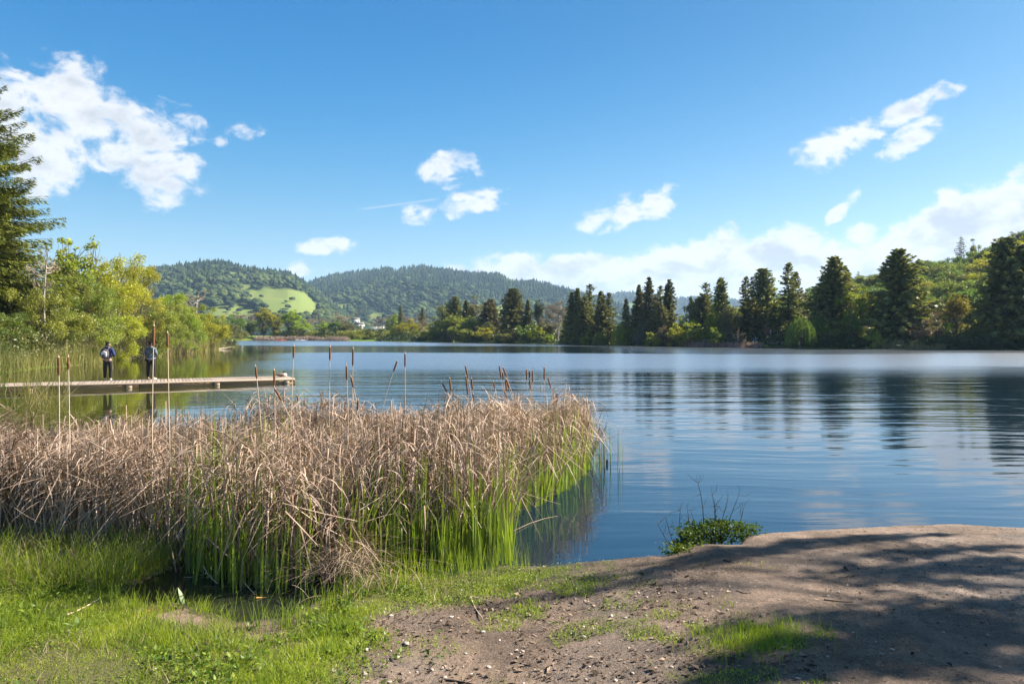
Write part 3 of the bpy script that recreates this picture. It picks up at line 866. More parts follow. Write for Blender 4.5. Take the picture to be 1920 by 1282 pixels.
def bare_tree(seed, h, w, mats, nl=12, dense=1.0, base=.25, tw=1.0, stems=1):
    """leafless: trunk, limbs, branches and a haze of twigs"""
    r_ = np.random.default_rng(seed)
    tb = MB(); P0, P1, Wd = [], [], []
    tr = h * .018
    pts = limb((0, 0, -.3), (r_.normal() * .04 * w, 0, h * .82), r_, .03, 7, 0)
    tb.tube(pts, np.linspace(tr, tr * .22, 7), 7)
    for i in range(nl):
        zf = base + (1 - base) * r_.random() ** .8
        st = np.array([np.interp(zf * .9, np.linspace(0, 1, 7), pts[:, k_]) for k_ in range(3)])
        a = r_.uniform(0, 6.283)
        L = w * .5 * r_.uniform(.6, 1.05) * (1.05 - .35 * zf)
        e = st + np.array([math.cos(a) * L, math.sin(a) * L, L * r_.uniform(.45, 1.3) * (1 if zf < .8 else .7)])
        e[2] = min(e[2], h * r_.uniform(.86, 1.0))
        lp = limb(st, e, r_, .10, 5, .10)
        tb.tube(lp, np.linspace(tr * .42, tr * .10, 5), 5, cap=False)
        for j in range(6):
            f = r_.uniform(.25, 1.0)
            s2 = np.array([np.interp(f, np.linspace(0, 1, 5), lp[:, k_]) for k_ in range(3)])
            e2 = s2 + unit(rand_dirs(1, r_)[0] + .5 * unit(e - st) + np.array([0, 0, .45])) * L * r_.uniform(.25, .5)
            lp2 = limb(s2, e2, r_, .12, 4)
            tb.tube(lp2, np.linspace(tr * .14, tr * .05, 4), 3, cap=False)
            nt = int(16 * dense)
            g = r_.uniform(.15, 1, nt)
            q0 = np.stack([np.interp(g, np.linspace(0, 1, 4), lp2[:, k_]) for k_ in range(3)], -1)
            q1 = q0 + unit(rand_dirs(nt, r_) + .55 * unit(e2 - s2) + np.array([0, 0, .35])) * (L * r_.uniform(.10, .28, nt))[:, None]
            P0.append(q0); P1.append(q1); Wd.append(np.full(nt, tr * .11 * tw))
            q2 = (q0 + q1) / 2 + unit(rand_dirs(nt, r_) + .8 * unit(q1 - q0)) * (L * .12)
            P0.append((q0 + q1) / 2); P1.append(q2); Wd.append(np.full(nt, tr * .08 * tw))
    P0 = np.concatenate(P0); P1 = np.concatenate(P1); Wd = np.concatenate(Wd)
    d = unit(P1 - P0); sd_ = unit(np.cross(d, rand_dirs(len(d), r_)))
    V = np.stack([P0 - sd_ * Wd[:, None], P0 + sd_ * Wd[:, None], P1], 1).reshape(-1, 3)
    F = np.arange(len(V)).reshape(-1, 3)
    cm = mesh('crown', V, F, mats[1], np.repeat(r_.random(len(d)), 3))
    tm = tb.mesh('trunk', [mats[0]], smooth=True)
    return tm, cm

def weeping(seed, h, w, mats, nstr=260, per=15, ls=.5):
    r_ = np.random.default_rng(seed)
    tb = MB()
    pts = limb((0, 0, -.3), (0, 0, h * .7), r_, .04, 6, 0)
    tb.tube(pts, np.linspace(h * .03, h * .010, 6), 7)
    P, A, T = [], [], []
    for i in range(14):
        a = i * 2.4; L = w * .42 * r_.uniform(.5, 1)
        e = np.array([math.cos(a) * L, math.sin(a) * L, h * r_.uniform(.75, .97)])
        tb.tube(limb(pts[3], e, r_, .1, 5, -.15), np.linspace(h * .011, h * .003, 5), 5, cap=False)
    for i in range(nstr):
        a = r_.uniform(0, 6.283); q_ = math.sqrt(r_.random()); rad = w * .5 * q_
        zt = h * (1 - .38 * q_ ** 2) * r_.uniform(.82, 1.0)
        ln = min(zt - .15, h * r_.uniform(.25, .62))
        s_ = np.linspace(0, 1, per)
        P.append(np.stack([math.cos(a) * (rad + .05 * w * s_) + r_.normal(0, .07, per), math.sin(a) * (rad + .05 * w * s_) + r_.normal(0, .07, per), zt - ln * s_], -1))
        A.append(unit(np.array([0, 0, -1.0]) + .35 * rand_dirs(per, r_))); T.append(np.clip(r_.normal(.5, .15) + r_.normal(0, .2, per), 0, 1))
    P = np.concatenate(P); A = np.concatenate(A); n = len(P)
    B = unit(np.cross(A, rand_dirs(n, r_)))
    V, F = kites(P, A, B, ls * r_.uniform(.7, 1.3, n), ls * .3)
    return tb.mesh('trunk', [mats[0]], smooth=True), mesh('crown', V, F, mats[1], np.repeat(np.concatenate(T), 4))

# one set of meshes per kind; nominal height and width in metres
KIND = {}
def kind(name, variants):
    KIND[name] = variants
BK, DB, PB = M['bark'], M['dark_bark'], M['pale_bark']
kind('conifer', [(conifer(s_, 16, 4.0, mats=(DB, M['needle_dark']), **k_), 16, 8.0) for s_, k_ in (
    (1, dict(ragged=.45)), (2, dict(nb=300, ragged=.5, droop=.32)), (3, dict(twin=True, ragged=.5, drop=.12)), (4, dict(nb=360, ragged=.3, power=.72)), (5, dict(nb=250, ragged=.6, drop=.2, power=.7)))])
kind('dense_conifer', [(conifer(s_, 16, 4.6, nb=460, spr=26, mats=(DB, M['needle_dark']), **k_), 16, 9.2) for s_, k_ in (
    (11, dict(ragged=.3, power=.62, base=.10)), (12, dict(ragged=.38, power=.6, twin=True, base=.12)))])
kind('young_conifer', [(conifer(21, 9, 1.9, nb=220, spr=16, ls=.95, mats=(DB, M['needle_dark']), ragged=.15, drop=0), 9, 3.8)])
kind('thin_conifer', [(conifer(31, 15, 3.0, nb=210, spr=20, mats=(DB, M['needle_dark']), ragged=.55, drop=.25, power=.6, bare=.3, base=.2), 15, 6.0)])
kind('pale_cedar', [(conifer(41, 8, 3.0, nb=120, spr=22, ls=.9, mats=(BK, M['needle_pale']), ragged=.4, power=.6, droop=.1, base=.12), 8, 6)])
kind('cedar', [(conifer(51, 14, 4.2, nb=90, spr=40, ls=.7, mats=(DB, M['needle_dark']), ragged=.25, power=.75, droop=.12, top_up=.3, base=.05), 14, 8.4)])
kind('oak', [(broadleaf(s_, 9, 10, 24, 3400, .52, .10, mats=(DB, M['oak_green']), lobe_r=(.2, .36), gaps=.22), 9, 10) for s_ in (61, 62, 63, 64)])
kind('round', [(broadleaf(s_, 11, 9, 26, 5200, .45, .10, mats=(BK, M['leaf_green']), lobe_r=(.18, .32), gaps=.28, tops=4), 11, 9) for s_ in (71, 72)])
kind('tall', [(broadleaf(s_, 14, 8, 30, 5600, .45, .12, mats=(BK, M['leaf_green']), lobe_r=(.16, .28), gaps=.32, tops=6), 14, 8) for s_ in (81, 82)])
kind('gum', [(broadleaf(s_, 14, 9, 20, 5200, .45, .22, mats=(BK, M['leaf_dark']), lobe_r=(.2, .34), gaps=.3, tops=3), 14, 9) for s_ in (91, 92)])
kind('bush', [(broadleaf(s_, 5, 8, 26, 4600, .36, .0, stems=5, mats=(BK, M['willow_green']), lobe_r=(.18, .3), gaps=.22, trunk_r=.09, tops=5), 5, 8) for s_ in (101, 102)])
kind('willow', [(broadleaf(s_, 12, 11, 40, 30000, .20, .02, stems=4, mats=(BK, M['willow_yellow']), lobe_r=(.12, .25), gaps=.26, trunk_r=.16, aspect=.42, tops=12), 12, 11) for s_ in (111, 112, 113)])
kind('thicket', [(broadleaf(s_, 6, 9, 34, 22000, .16, .0, stems=6, mats=(BK, M['willow_green']), lobe_r=(.12, .24), gaps=.26, trunk_r=.08, aspect=.45, tops=10), 6, 9) for s_ in (121, 122)])
kind('poplar', [(broadleaf(131, 6, 2.3, 16, 2600, .26, .08, mats=(BK, M['leaf_bright']), lobe_r=(.22, .34), gaps=.12), 6, 2.3)])
kind('bare', [(bare_tree(s_, 12, 9, (PB, M['bare_twigs']), 14, 1.2, .22, 1.5), 12, 9) for s_ in (141, 142)])
kind('pale_bare', [(bare_tree(151, 13, 10, (PB, M['pale_twigs']), 18, 1.7, .2, 1.6), 13, 10)])
kind('snag', [(bare_tree(161, 15, 6, (PB, M['bare_twigs']), 9, .8, .62, 1.0), 15, 6)])
kind('weeping', [(weeping(171, 7, 7, (BK, M['leaf_green'])), 7, 7)])
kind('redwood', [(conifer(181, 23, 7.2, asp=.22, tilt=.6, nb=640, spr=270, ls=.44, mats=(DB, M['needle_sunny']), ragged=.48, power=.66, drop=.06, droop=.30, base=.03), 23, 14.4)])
USED = {}
def plant(name, kd, px, d, ytop, wpx, label, group=None, mat=None, var=None, z=None, cat='tree', rz=None):
    """a tree of a kind at the photograph's bearing px and the distance d, as tall as its top in the photograph"""
    V = KIND[kd]
    i = USED.get(kd, 0); USED[kd] = i + 1
    (tm, cm), hn, wn_ = V[(i if var is None else var) % len(V)]
    x, y = XD(px, d)
    z0 = land_at(x, y) if z is None else z
    H = ZD(ytop, d) - z0
    W = wpx / F_PX * d * (1.08 if 'conifer' in kd else 1.0)
    t = empty(name, (x, y, z0 - .05), (i * 2.1 + px * .37) % 6.283 if rz is None else rz, label, cat, group)
    t.scale = (W / wn_, W / wn_, H / hn)
    tr = link('trunk', tm, t); cr = link('crown', cm, t)
    if mat:
        cr.material_slots[0].link = 'OBJECT'; cr.material_slots[0].material = M[mat]
    return t

# ---- the left shore
plant('redwood_tree', 'redwood', -62, 49, 128, 310, 'tall sunlit redwood with drooping boughs at the far left edge', rz=.6)
plant('redwood_tree', 'redwood', -30, 62, 330, 210, 'shorter redwood behind the tall redwood on the left shore', rz=2.6)
plant('dead_conifer', 'snag', 92, 50, 428, 62, 'thin dead conifer with bare grey trunk in front of the redwood', mat='bare_twigs')
plant('alder_tree', 'tall', 140, 64, 440, 125, 'mid green broadleaf tree rising just right of the redwood', mat='leaf_bright')
plant('willow_tree', 'willow', 222, 66, 482, 185, 'large yellow green willow with the highest rounded crown left of the lake', var=0)
plant('willow_tree', 'willow', 272, 72, 500, 110, 'bright yellow willow above the second person on the dock', var=1)
plant('willow_tree', 'willow', 160, 58, 520, 150, 'soft green willow between the alder and the yellow willow', mat='willow_green', var=2)
plant('willow_tree', 'willow', 325, 80, 552, 120, 'lower lime willow on the right shoulder of the left grove', mat='leaf_bright', var=1)
plant('willow_tree', 'thicket', 285, 70, 585, 150, 'green leafy willow thicket behind the tall cattail at the dock')
plant('willow_tree', 'thicket', 75, 50, 545, 190, 'dull green thicket growing in front of the redwood base')
plant('willow_tree', 'thicket', 0, 45, 590, 150, 'bright green thicket under the redwood at the left edge', mat='leaf_green')
plant('willow_tree', 'thicket', 150, 54, 590, 150, 'leafy thicket behind the reeds left of the first person')
plant('willow_tree', 'thicket', 228, 60, 595, 120, 'yellowish low thicket between the two people on the dock', mat='willow_yellow')
plant('willow_tree', 'thicket', 345, 82, 590, 120, 'yellow green shrub mass over the tan reeds on the left shore')
plant('willow_tree', 'thicket', 395, 98, 590, 110, 'pale green shrub on the left point before its tip', mat='willow_yellow')
plant('willow_tree', 'thicket', 432, 118, 606, 70, 'brownish twiggy shrub at the tip of the left point', mat='leaf_olive')
plant('willow_tree', 'thicket', 368, 105, 575, 120, 'dusty olive shrub mass below the tall bare snag', mat='willow_green')
plant('bare_snag', 'snag', 377, 118, 522, 62, 'tall bare snag with a tuft of brown twigs against the meadow hill', mat='bare_twigs')
plant('bare_tree', 'bare', 340, 125, 548, 80, 'reddish leafless tree left of the tall snag', mat='bare_twigs')
plant('bare_tree', 'bare', 238, 76, 484, 50, 'leafless grey twigs sticking out above the yellow willow')
plant('willow_tree', 'thicket', 310, 76, 572, 100, 'olive green bush between the yellow willow and the lime willow', mat='willow_green')

# ---- the far shore on the left: name, kind, x, distance, top, width, material, label
FAR = [
    ('green_tree', 'round', 440, 290, 588, 60, 'leaf_green', 'low green tree just right of the left point on the far shore'),
    ('bare_tree', 'bare', 455, 310, 578, 70, 'bare_twigs', 'leafless brown tree behind the left point under the meadow'),
    ('green_tree', 'round', 472, 288, 602, 42, 'leaf_green', 'small green tree between the left point and the tall yellow tree'),
    ('yellow_tree', 'tall', 497, 285, 574, 46, 'willow_yellow', 'tall yellow green tree left of the kayaks with the topmost crown there'),
    ('yellow_tree', 'tall', 517, 287, 585, 36, 'willow_yellow', 'golden yellow tree with bare stems above the kayaks'),
    ('green_tree', 'tall', 545, 283, 580, 52, 'leaf_bright', 'tall bright green tree beside the golden tree above the kayaks'),
    ('green_tree', 'round', 568, 280, 598, 44, 'leaf_bright', 'broad green tree right of the kayaks reaching to the shore'),
    ('bare_tree', 'bare', 585, 300, 588, 62, 'bare_twigs', 'pinkish bare tree at the foot of the meadow'),
    ('bare_tree', 'bare', 612, 305, 592, 50, 'bare_twigs', 'bare tree just left of the dark green pair'),
    ('green_tree', 'round', 606, 276, 602, 34, 'leaf_bright', 'left of the two dark green trees on the far shore'),
    ('green_tree', 'round', 630, 272, 597, 46, 'leaf_green', 'right of the two dark green trees on the far shore'),
    ('bare_tree', 'bare', 645, 300, 580, 62, 'bare_twigs', 'tall bare tree left of the hillside houses'),
    ('olive_tree', 'round', 657, 270, 606, 50, 'leaf_olive', 'olive tree below the pale gabled house'),
    ('olive_tree', 'bush', 690, 262, 616, 60, 'leaf_olive', 'low olive shrub in front of the long white building'),
    ('bare_tree', 'bare', 718, 275, 584, 66, 'bare_twigs', 'wide bare tree behind the long white building'),
    ('green_tree', 'round', 728, 255, 609, 38, 'leaf_green', 'small dark tree right of the long white building'),
    ('green_tree', 'round', 738, 256, 590, 34, 'leaf_bright', 'light green tree at the left of the slim cypress'),
    ('cypress_tree', 'young_conifer', 751, 252, 573, 18, None, 'slim dark cypress among bare trees'),
    ('yellow_tree', 'round', 770, 240, 598, 62, 'willow_yellow', 'round yellow green tree right of the slim cypress'),
    ('bare_tree', 'bare', 768, 265, 582, 50, 'bare_twigs', 'bare tan tree behind the round yellow green tree'),
    ('small_conifer', 'young_conifer', 792, 245, 577, 22, None, 'small dark spire behind a bare brown tree'),
    ('bare_tree', 'bare', 793, 232, 587, 34, 'bare_twigs', 'brown twiggy tree wrapped round the small dark spire'),
    ('green_tree', 'tall', 822, 222, 592, 46, 'willow_green', 'soft green tree left of the dark evergreen clump'),
    # the dark clump in the middle
    ('pine_tree', 'gum', 832, 218, 566, 40, 'needle_dark', 'leftmost round topped pine of the dark middle clump'),
    ('fir_tree', 'dense_conifer', 853, 214, 556, 44, None, 'pointed dark fir at the left of the middle clump'),
    ('eucalyptus_tree', 'gum', 890, 212, 554, 48, 'needle_brown', 'tallest rounded brownish gum tree in the middle clump'),
    ('fir_tree', 'conifer', 874, 210, 563, 34, None, 'dark fir wedged between the pointed fir and the gum tree'),
    ('fir_tree', 'dense_conifer', 921, 203, 561, 46, 'needle_brown', 'brown tinged fir at the right of the middle clump'),
    ('green_tree', 'tall', 850, 206, 588, 58, 'willow_green', 'grey green willow in front of the middle clump at its left'),
    ('green_tree', 'tall', 886, 202, 590, 56, 'willow_green', 'pale willow leaning in front of the gum tree'),
    ('olive_tree', 'round', 912, 196, 604, 50, 'leaf_olive', 'dusky olive tree in front of the brown tinged fir'),
    ('big_fir', 'dense_conifer', 962, 185, 541, 60, None, 'full pointed fir standing alone left of centre gap'),
    ('fir_tree', 'conifer', 990, 186, 562, 36, None, 'shorter fir leaning against the full pointed fir'),
    ('eucalyptus_tree', 'gum', 1011, 184, 560, 28, 'leaf_dark', 'thin dark gum between the short fir and the tan bare tree'),
    ('bare_tree', 'pale_bare', 1047, 168, 558, 70, None, 'large pale tan leafless tree at the middle of the far shore'),
    ('olive_tree', 'round', 1024, 176, 598, 60, 'leaf_olive', 'olive green tree at the foot of the tan bare tree'),
    ('shore_shrub', 'bush', 955, 178, 618, 100, 'leaf_olive', 'wide dull shrub under the full pointed fir'),
    ('shore_shrub', 'bush', 985, 176, 609, 60, 'leaf_green', 'brighter green shrub at the right foot of the full fir'),
    ('shore_shrub', 'bush', 1027, 165.5, 626, 34, 'leaf_bright', 'small yellow green shrub right at the waterline in mid shore'),
    ('shore_willow', 'bush', 815, 214, 612, 62, 'willow_green', 'grey green willow shrub at the left foot of the dark middle clump'),
    ('shore_willow', 'bush', 868, 199, 606, 66, 'willow_green', 'tall pale willow shrub right under the pointed dark fir'),
    ('shore_willow', 'bush', 908, 190, 614, 56, 'willow_yellow', 'lime tinged willow shrub under the brown tinged fir'),
    ('shore_willow', 'bush', 1003, 171, 612, 44, 'willow_yellow', 'yellowish willow shrub just left of the olive tree at mid shore'),
    ('shore_willow', 'bush', 1062, 161, 618, 40, 'leaf_olive', 'dusky olive shrub right of the tan bare tree'),
    ('shore_willow', 'bush', 1640, 109, 618, 40, 'leaf_bright', 'light green shrub under the left side of the largest dark fir'),
    ('shore_willow', 'bush', 1862, 105, 622, 52, 'leaf_green', 'green shrub at the water in front of the huge fir'),
    # the row of conifers towards the right
    ('fir_tree', 'conifer', 1083, 158, 540, 50, None, 'left fir of the close pair right of the tan bare tree'),
    ('fir_tree', 'thin_conifer', 1106, 157, 533, 42, None, 'thin spired fir with gaps beside the close pair'),
    ('fir_tree', 'dense_conifer', 1097, 154, 556, 46, None, 'darkest fir in the close group right of the tan bare tree'),
    ('fir_tree', 'conifer', 1127, 150, 546, 44, None, 'left one of the twin firs above the white car'),
    ('fir_tree', 'conifer', 1142, 151, 549, 40, None, 'right one of the twin firs above the weeping willow'),
    ('small_conifer', 'young_conifer', 1174, 146, 559, 32, None, 'small neat fir standing in the gap before the pale ridge'),
    ('shore_shrub', 'bush', 1100, 151, 623, 40, 'leaf_bright', 'bright round shrub at the waterline left of the white car'),
    ('weeping_willow', 'weeping', 1126, 147.5, 622, 30, 'leaf_green', 'small dark weeping willow near the white car'),
    ('weeping_willow', 'weeping', 1163, 145, 604, 34, 'leaf_bright', 'bright yellow green weeping willow under the small neat fir'),
    ('green_tree', 'round', 1183, 143, 614, 30, 'leaf_green', 'dark green rounded tree left of the pale cedar'),
    ('cedar_tree', 'pale_cedar', 1202, 140, 602, 36, None, 'small pale silvery cedar by the blue grey car'),
    ('fir_tree', 'conifer', 1198, 148, 534, 44, 'needle_brown', 'left brownish fir of the tall cluster above the cedar'),
    ('fir_tree', 'conifer', 1217, 146, 520, 54, 'needle_brown', 'tallest brownish fir of the cluster above the cedar'),
    ('fir_tree', 'thin_conifer', 1238, 147, 536, 36, None, 'fir half hidden in the tall cluster above the cedar'),
    ('fir_tree', 'conifer', 1255, 144, 524, 44, None, 'narrow steep fir at the right of the tall cluster'),
    ('fir_tree', 'dense_conifer', 1235, 141, 566, 56, 'needle_brown', 'low bushy brown fir at the base of the tall cluster'),
    ('shore_shrub', 'bush', 1225, 135, 622, 44, 'willow_green', 'pale shrub at the waterline between two parked cars'),
    ('shore_shrub', 'bush', 1248, 134, 612, 40, 'leaf_brown', 'brownish thin shrub below the narrow steep fir'),
    ('willow_tree', 'round', 1284, 134, 589, 52, 'willow_yellow', 'rounded lime willow below the narrow steep fir'),
    ('willow_tree', 'bush', 1300, 130, 604, 76, 'willow_green', 'wide olive willow shrub left of the little poplar'),
    ('willow_tree', 'bush', 1272, 131, 612, 56, 'willow_yellow', 'lime willow shrub touching the water below the lime willow'),
    ('dark_tree', 'round', 1295, 150, 558, 34, 'leaf_dark', 'dark round evergreen in the gap left of the twin topped firs'),
    ('fir_tree', 'thin_conifer', 1324, 142, 530, 42, None, 'open topped fir left of the straight trunked fir'),
    ('fir_tree', 'conifer', 1352, 136, 521, 54, None, 'straight trunked fir with a sunlit right side above the poplar'),
    ('fir_tree', 'dense_conifer', 1318, 139, 552, 48, None, 'dark fir filling in below the open topped fir'),
    ('poplar_tree', 'poplar', 1340, 124, 605, 20, None, 'little bright yellow green poplar on the tan bank'),
    ('olive_tree', 'tall', 1367, 127, 570, 52, 'leaf_olive', 'olive sunlit tree right of the little poplar'),
    ('yellow_tree', 'round', 1342, 134, 568, 40, 'willow_yellow', 'yellow green tree behind the little poplar'),
    ('fir_tree', 'thin_conifer', 1398, 135, 519, 46, None, 'open fir with level branches left of the black fir'),
    ('big_fir', 'dense_conifer', 1430, 132, 504, 72, None, 'tall black fir with a broad top above the brown building'),
    ('fir_tree', 'dense_conifer', 1412, 129, 560, 60, None, 'lower dark fir beneath the black fir'),
    ('fir_tree', 'thin_conifer', 1478, 127, 493, 58, None, 'ragged spired fir with a bare trunk right of the black fir'),
    ('fir_tree', 'conifer', 1492, 129, 510, 60, 'needle_brown', 'sunlit brown fir leaning on the ragged spired fir'),
    ('fir_tree', 'dense_conifer', 1455, 126, 575, 56, None, 'low dark fir over the brown building'),
    ('bare_tree', 'bare', 1381, 122, 616, 36, 'leaf_brown', 'small russet leafed tree on the lawn'),
    ('weeping_willow', 'weeping', 1500, 114, 592, 54, 'leaf_green', 'big dark weeping willow hiding the brown building'),
    ('weeping_willow', 'weeping', 1530, 117, 590, 52, 'leaf_green', 'second dark weeping willow left of the broad dark fir'),
    ('big_fir', 'dense_conifer', 1564, 120, 482, 92, None, 'broad dark fir between the willows and the light green tree'),
    ('fir_tree', 'conifer', 1588, 126, 505, 46, 'needle_brown', 'brownish fir on the right flank of the broad dark fir'),
    ('green_tree', 'tall', 1606, 116, 532, 78, 'leaf_bright', 'airy light green tree with several stems between two dark firs'),
    ('green_tree', 'round', 1590, 113, 590, 66, 'leaf_green', 'shaded green tree at the foot of the airy light tree'),
    ('huge_fir', 'dense_conifer', 1685, 112, 468, 112, None, 'largest dark fir with a forked top right of the airy tree', ),
    ('fir_tree', 'conifer', 1712, 116, 520, 66, 'needle_brown', 'brownish fir half behind the largest dark fir'),
    ('bare_tree', 'pale_bare', 1752, 116, 552, 56, None, 'pale leafless tree between the largest fir and the golden oak'),
    ('golden_oak', 'tall', 1794, 112, 545, 54, 'leaf_olive', 'golden leafed upright tree in the sun near the right edge'),
    ('brown_shrub', 'bush', 1735, 108, 598, 88, 'leaf_brown', 'wide brownish shrub below the pale leafless tree'),
    ('green_tree', 'round', 1772, 110, 593, 36, 'leaf_green', 'small fresh green tree left of the golden tree'),
    ('dark_tree', 'round', 1830, 116, 556, 66, 'leaf_dark', 'dark rounded evergreen right of the golden tree'),
    ('dark_tree', 'round', 1826, 108, 613, 46, 'leaf_green', 'bluish green shrub under the dark evergreen'),
    ('huge_fir', 'dense_conifer', 1888, 106, 447, 122, None, 'huge dark fir at the right edge of the lake'),
    ('fir_tree', 'conifer', 1935, 110, 480, 100, None, 'dark fir cut by the right edge of the view'),
]
for a in FAR:
    plant(a[0], a[1], a[2], a[3], a[4], a[5], a[7], mat=a[6], cat='shrub' if 'shrub' in a[0] or a[1] == 'bush' else 'tree')
for o_ in [o_ for o_ in COL.objects if o_.get('label', '').startswith('golden leafed')]:
    M['leaf_gold'] = leaf_mat('leaf_gold', (.16, .13, .025), (.32, .26, .06), .35, .1)
    c_ = [c for c in COL.objects if c.parent == o_ and c.name.startswith('crown')][0]
    c_.material_slots[0].material = M['leaf_gold']

# ---- the wood on the right hillside, every crown a tree of its own
r_ = np.random.default_rng(77)
cells = []
for uu in np.linspace(.10, .68, 27):
    for tt in (.16, .32, .48, .62, .75, .87, .97):
        cells.append((uu + r_.uniform(-.013, .013), tt + r_.uniform(-.06, .05)))
ux = np.array([c[0] for c in cells]); tx = np.clip(np.array([c[1] for c in cells]), .03, .999)
hx, hy, hz, _ = sdh(ux, tx)
tone = fbm(hx / 22, hy / 22, 3, 12)
for i in range(len(cells)):
    (tm, cm), hn, wn_ = KIND['oak'][i % 4]
    h_ = r_.uniform(5.5, 9.0); w_ = r_.uniform(8, 12)
    grp = 'oaks covering the right hillside'
    dark = tone[i] < .42; warm = tone[i] > .60
    px_ = CX + hx[i] / hy[i] * F_PX; tt_ = tx[i]
    where = 'left of the broad dark fir' if px_ < 1540 else 'behind the airy green tree' if px_ < 1650 else 'right of the largest fir' if px_ < 1790 else 'near the right edge'
    level = 'low on' if tt_ < .4 else 'halfway up' if tt_ < .8 else 'along the crest of'
    lab = ('dark green' if dark else 'yellow green' if warm else 'mid green') + ' oak ' + level + ' the right hillside, ' + where
    t_ = empty('oak_tree', (hx[i], hy[i], hz[i] - .2), r_.uniform(0, 6.28), lab, 'tree', grp)
    t_.scale = (w_ / wn_, w_ / wn_, h_ / hn)
    link('trunk', tm, t_); cr = link('crown', cm, t_)
    if dark or warm:
        cr.material_slots[0].link = 'OBJECT'; cr.material_slots[0].material = M['leaf_green'] if dark else M['willow_yellow']
def hill_tree(name, kd, px, ytop, wpx, u_off, label, mat=None):
    pxs = np.array([p_[0] for p_ in ridge_d], float)
    u_ = (px - pxs[0]) / (pxs[-1] - pxs[0])
    x, y, z, _ = sdh(np.array([u_]), np.array([u_off]))
    plant(name, kd, px, float(y[0]), ytop, wpx, label, mat=mat, z=float(z[0]))
hill_tree('cedar_tree', 'cedar', 1802, 443, 30, .98, 'dark tiered cedar on the crest of the right hillside')
hill_tree('pine_tree', 'gum', 1826, 448, 26, .99, 'rounded dark pine on the crest beside the tiered cedar', 'needle_dark')
hill_tree('pine_tree', 'cedar', 1609, 508, 18, .98, 'small flat topped pine on the hill crest left of the largest fir')
hill_tree('pine_tree', 'young_conifer', 1656, 503, 12, .98, 'small dark spire on the hill crest close to the largest fir')
hill_tree('pine_tree', 'gum', 1912, 432, 44, .96, 'dark pine on the hillside at the right edge above the huge fir', 'needle_dark')

# ------------------------------------------------------------------ blades: reeds and grass
def ribbons(base, azim, lean, length, width, curve=0.0, brk=None, brk_ang=0.0, n=4, r_=RNG, tone=None, taper=None, tone_tip=0.0, wdir=None):
    """many flat leaves as one vertex array; every leaf bends in its own vertical plane"""
    N = len(base)
    f = lambda v: np.broadcast_to(np.asarray(v, float), (N,))
    azim, lean, length, width, curve, brk_ang = map(f, (azim, lean, length, width, curve, brk_ang))
    brk = f(2.0 if brk is None else brk)
    h = np.stack([np.cos(azim), np.sin(azim), np.zeros(N)], -1)
    P = np.empty((N, n + 1, 3)); P[:, 0] = base
    for i in range(n):
        t_ = (i + .5) / n
        ang = lean + curve * t_ + np.where(t_ > brk, brk_ang, 0)
        P[:, i + 1] = P[:, i] + (h * np.sin(ang)[:, None] + np.array([0, 0, 1.0]) * np.cos(ang)[:, None]) * (length / n)[:, None]
    psi = r_.uniform(-.9, .9, N) if wdir is None else f(wdir)
    wv = np.stack([np.cos(psi), np.sin(psi), np.zeros(N)], -1)
    tp = np.linspace(1, .25, n + 1) if taper is None else np.asarray(taper)
    half = (width[:, None] * tp[None, :] * .5)[:, :, None] * wv[:, None, :]
    V = np.stack([P - half, P + half], 2).reshape(-1, 3)
    k_ = (n + 1) * 2
    q_ = np.array([[2 * i, 2 * i + 1, 2 * i + 3, 2 * i + 2] for i in range(n)])
    F = (q_[None] + (np.arange(N) * k_)[:, None, None]).reshape(-1, 4)
    tone = r_.uniform(0, 1, N) if tone is None else f(tone)
    T = np.clip(tone[:, None] + np.repeat(np.linspace(0, 1, n + 1), 2)[None] * tone_tip, 0, 1).ravel()
    return V, F, T

def joined(name, parts, mat, label, cat, kind='stuff'):
    Vs, Fs, Ts, off = [], [], [], 0
    for V, F, T in parts:
        Vs.append(V); Fs.append(F + off); Ts.append(T); off += len(V)
    o = link(name, mesh(name, np.concatenate(Vs), Fs, mat, np.concatenate(Ts)))
    return tag(o, label, cat, None, kind)

def inside(n, poly, r_, dens=None):
    poly = np.array(poly); lo, hi = poly.min(0), poly.max(0)
    x = r_.uniform(lo[0], hi[0], n * 3); y = r_.uniform(lo[1], hi[1], n * 3)
    k_ = poly_sd(x, y, poly) < 0
    if dens is not None: k_ &= r_.random(len(x)) < dens(x, y)
    return x[k_][:n], y[k_][:n]

# ---- the big cattail bed in the foreground
BED = [(-9, 6.9), (-6, 6.85), (-4.4, 6.75), (-3.6, 6.75), (-3.25, 6.5), (-2.9, 6.45), (-2.6, 6.1), (-2.0, 5.95), (-1.5, 6.05), (-1.15, 6.4), (-.75, 6.55), (-.35, 6.65), (0, 6.72), (.0, 7.1), (-.05, 8.0), (.10, 8.6),
       (.55, 9.3), (1.02, 10.4), (1.28, 11.3), (1.36, 12.2), (.9, 12.9), (-.6, 12.2), (-2.2, 11.0), (-3.9, 9.9), (-6, 9.2), (-9, 8.9)]
r_ = np.random.default_rng(101)
def bed_top(x, y):
    """height of the standing dead leaves over the bed: mounds and gaps"""
    m1 = fbm(x * 1.05 + 3, y * .9, 3, 201)
    m2 = fbm(x * 2.6 + 8, y * 2.2, 2, 207)
    return np.clip(1.16 - .034 * np.clip(y - 7, 0, 9) + .85 * (m1 - .5) + .42 * (m2 - .5), .45, 1.36)
def open_gap(x, y):
    """a green gap in the dead leaves left of the middle"""
    return np.exp(-((x + 3.05 - .10 * (y - 7)) / .26) ** 2) * np.exp(-((y - 7.2) / 1.6) ** 2)
dead, green = [], []
front = lambda x, y: poly_sd(x, y, BED)
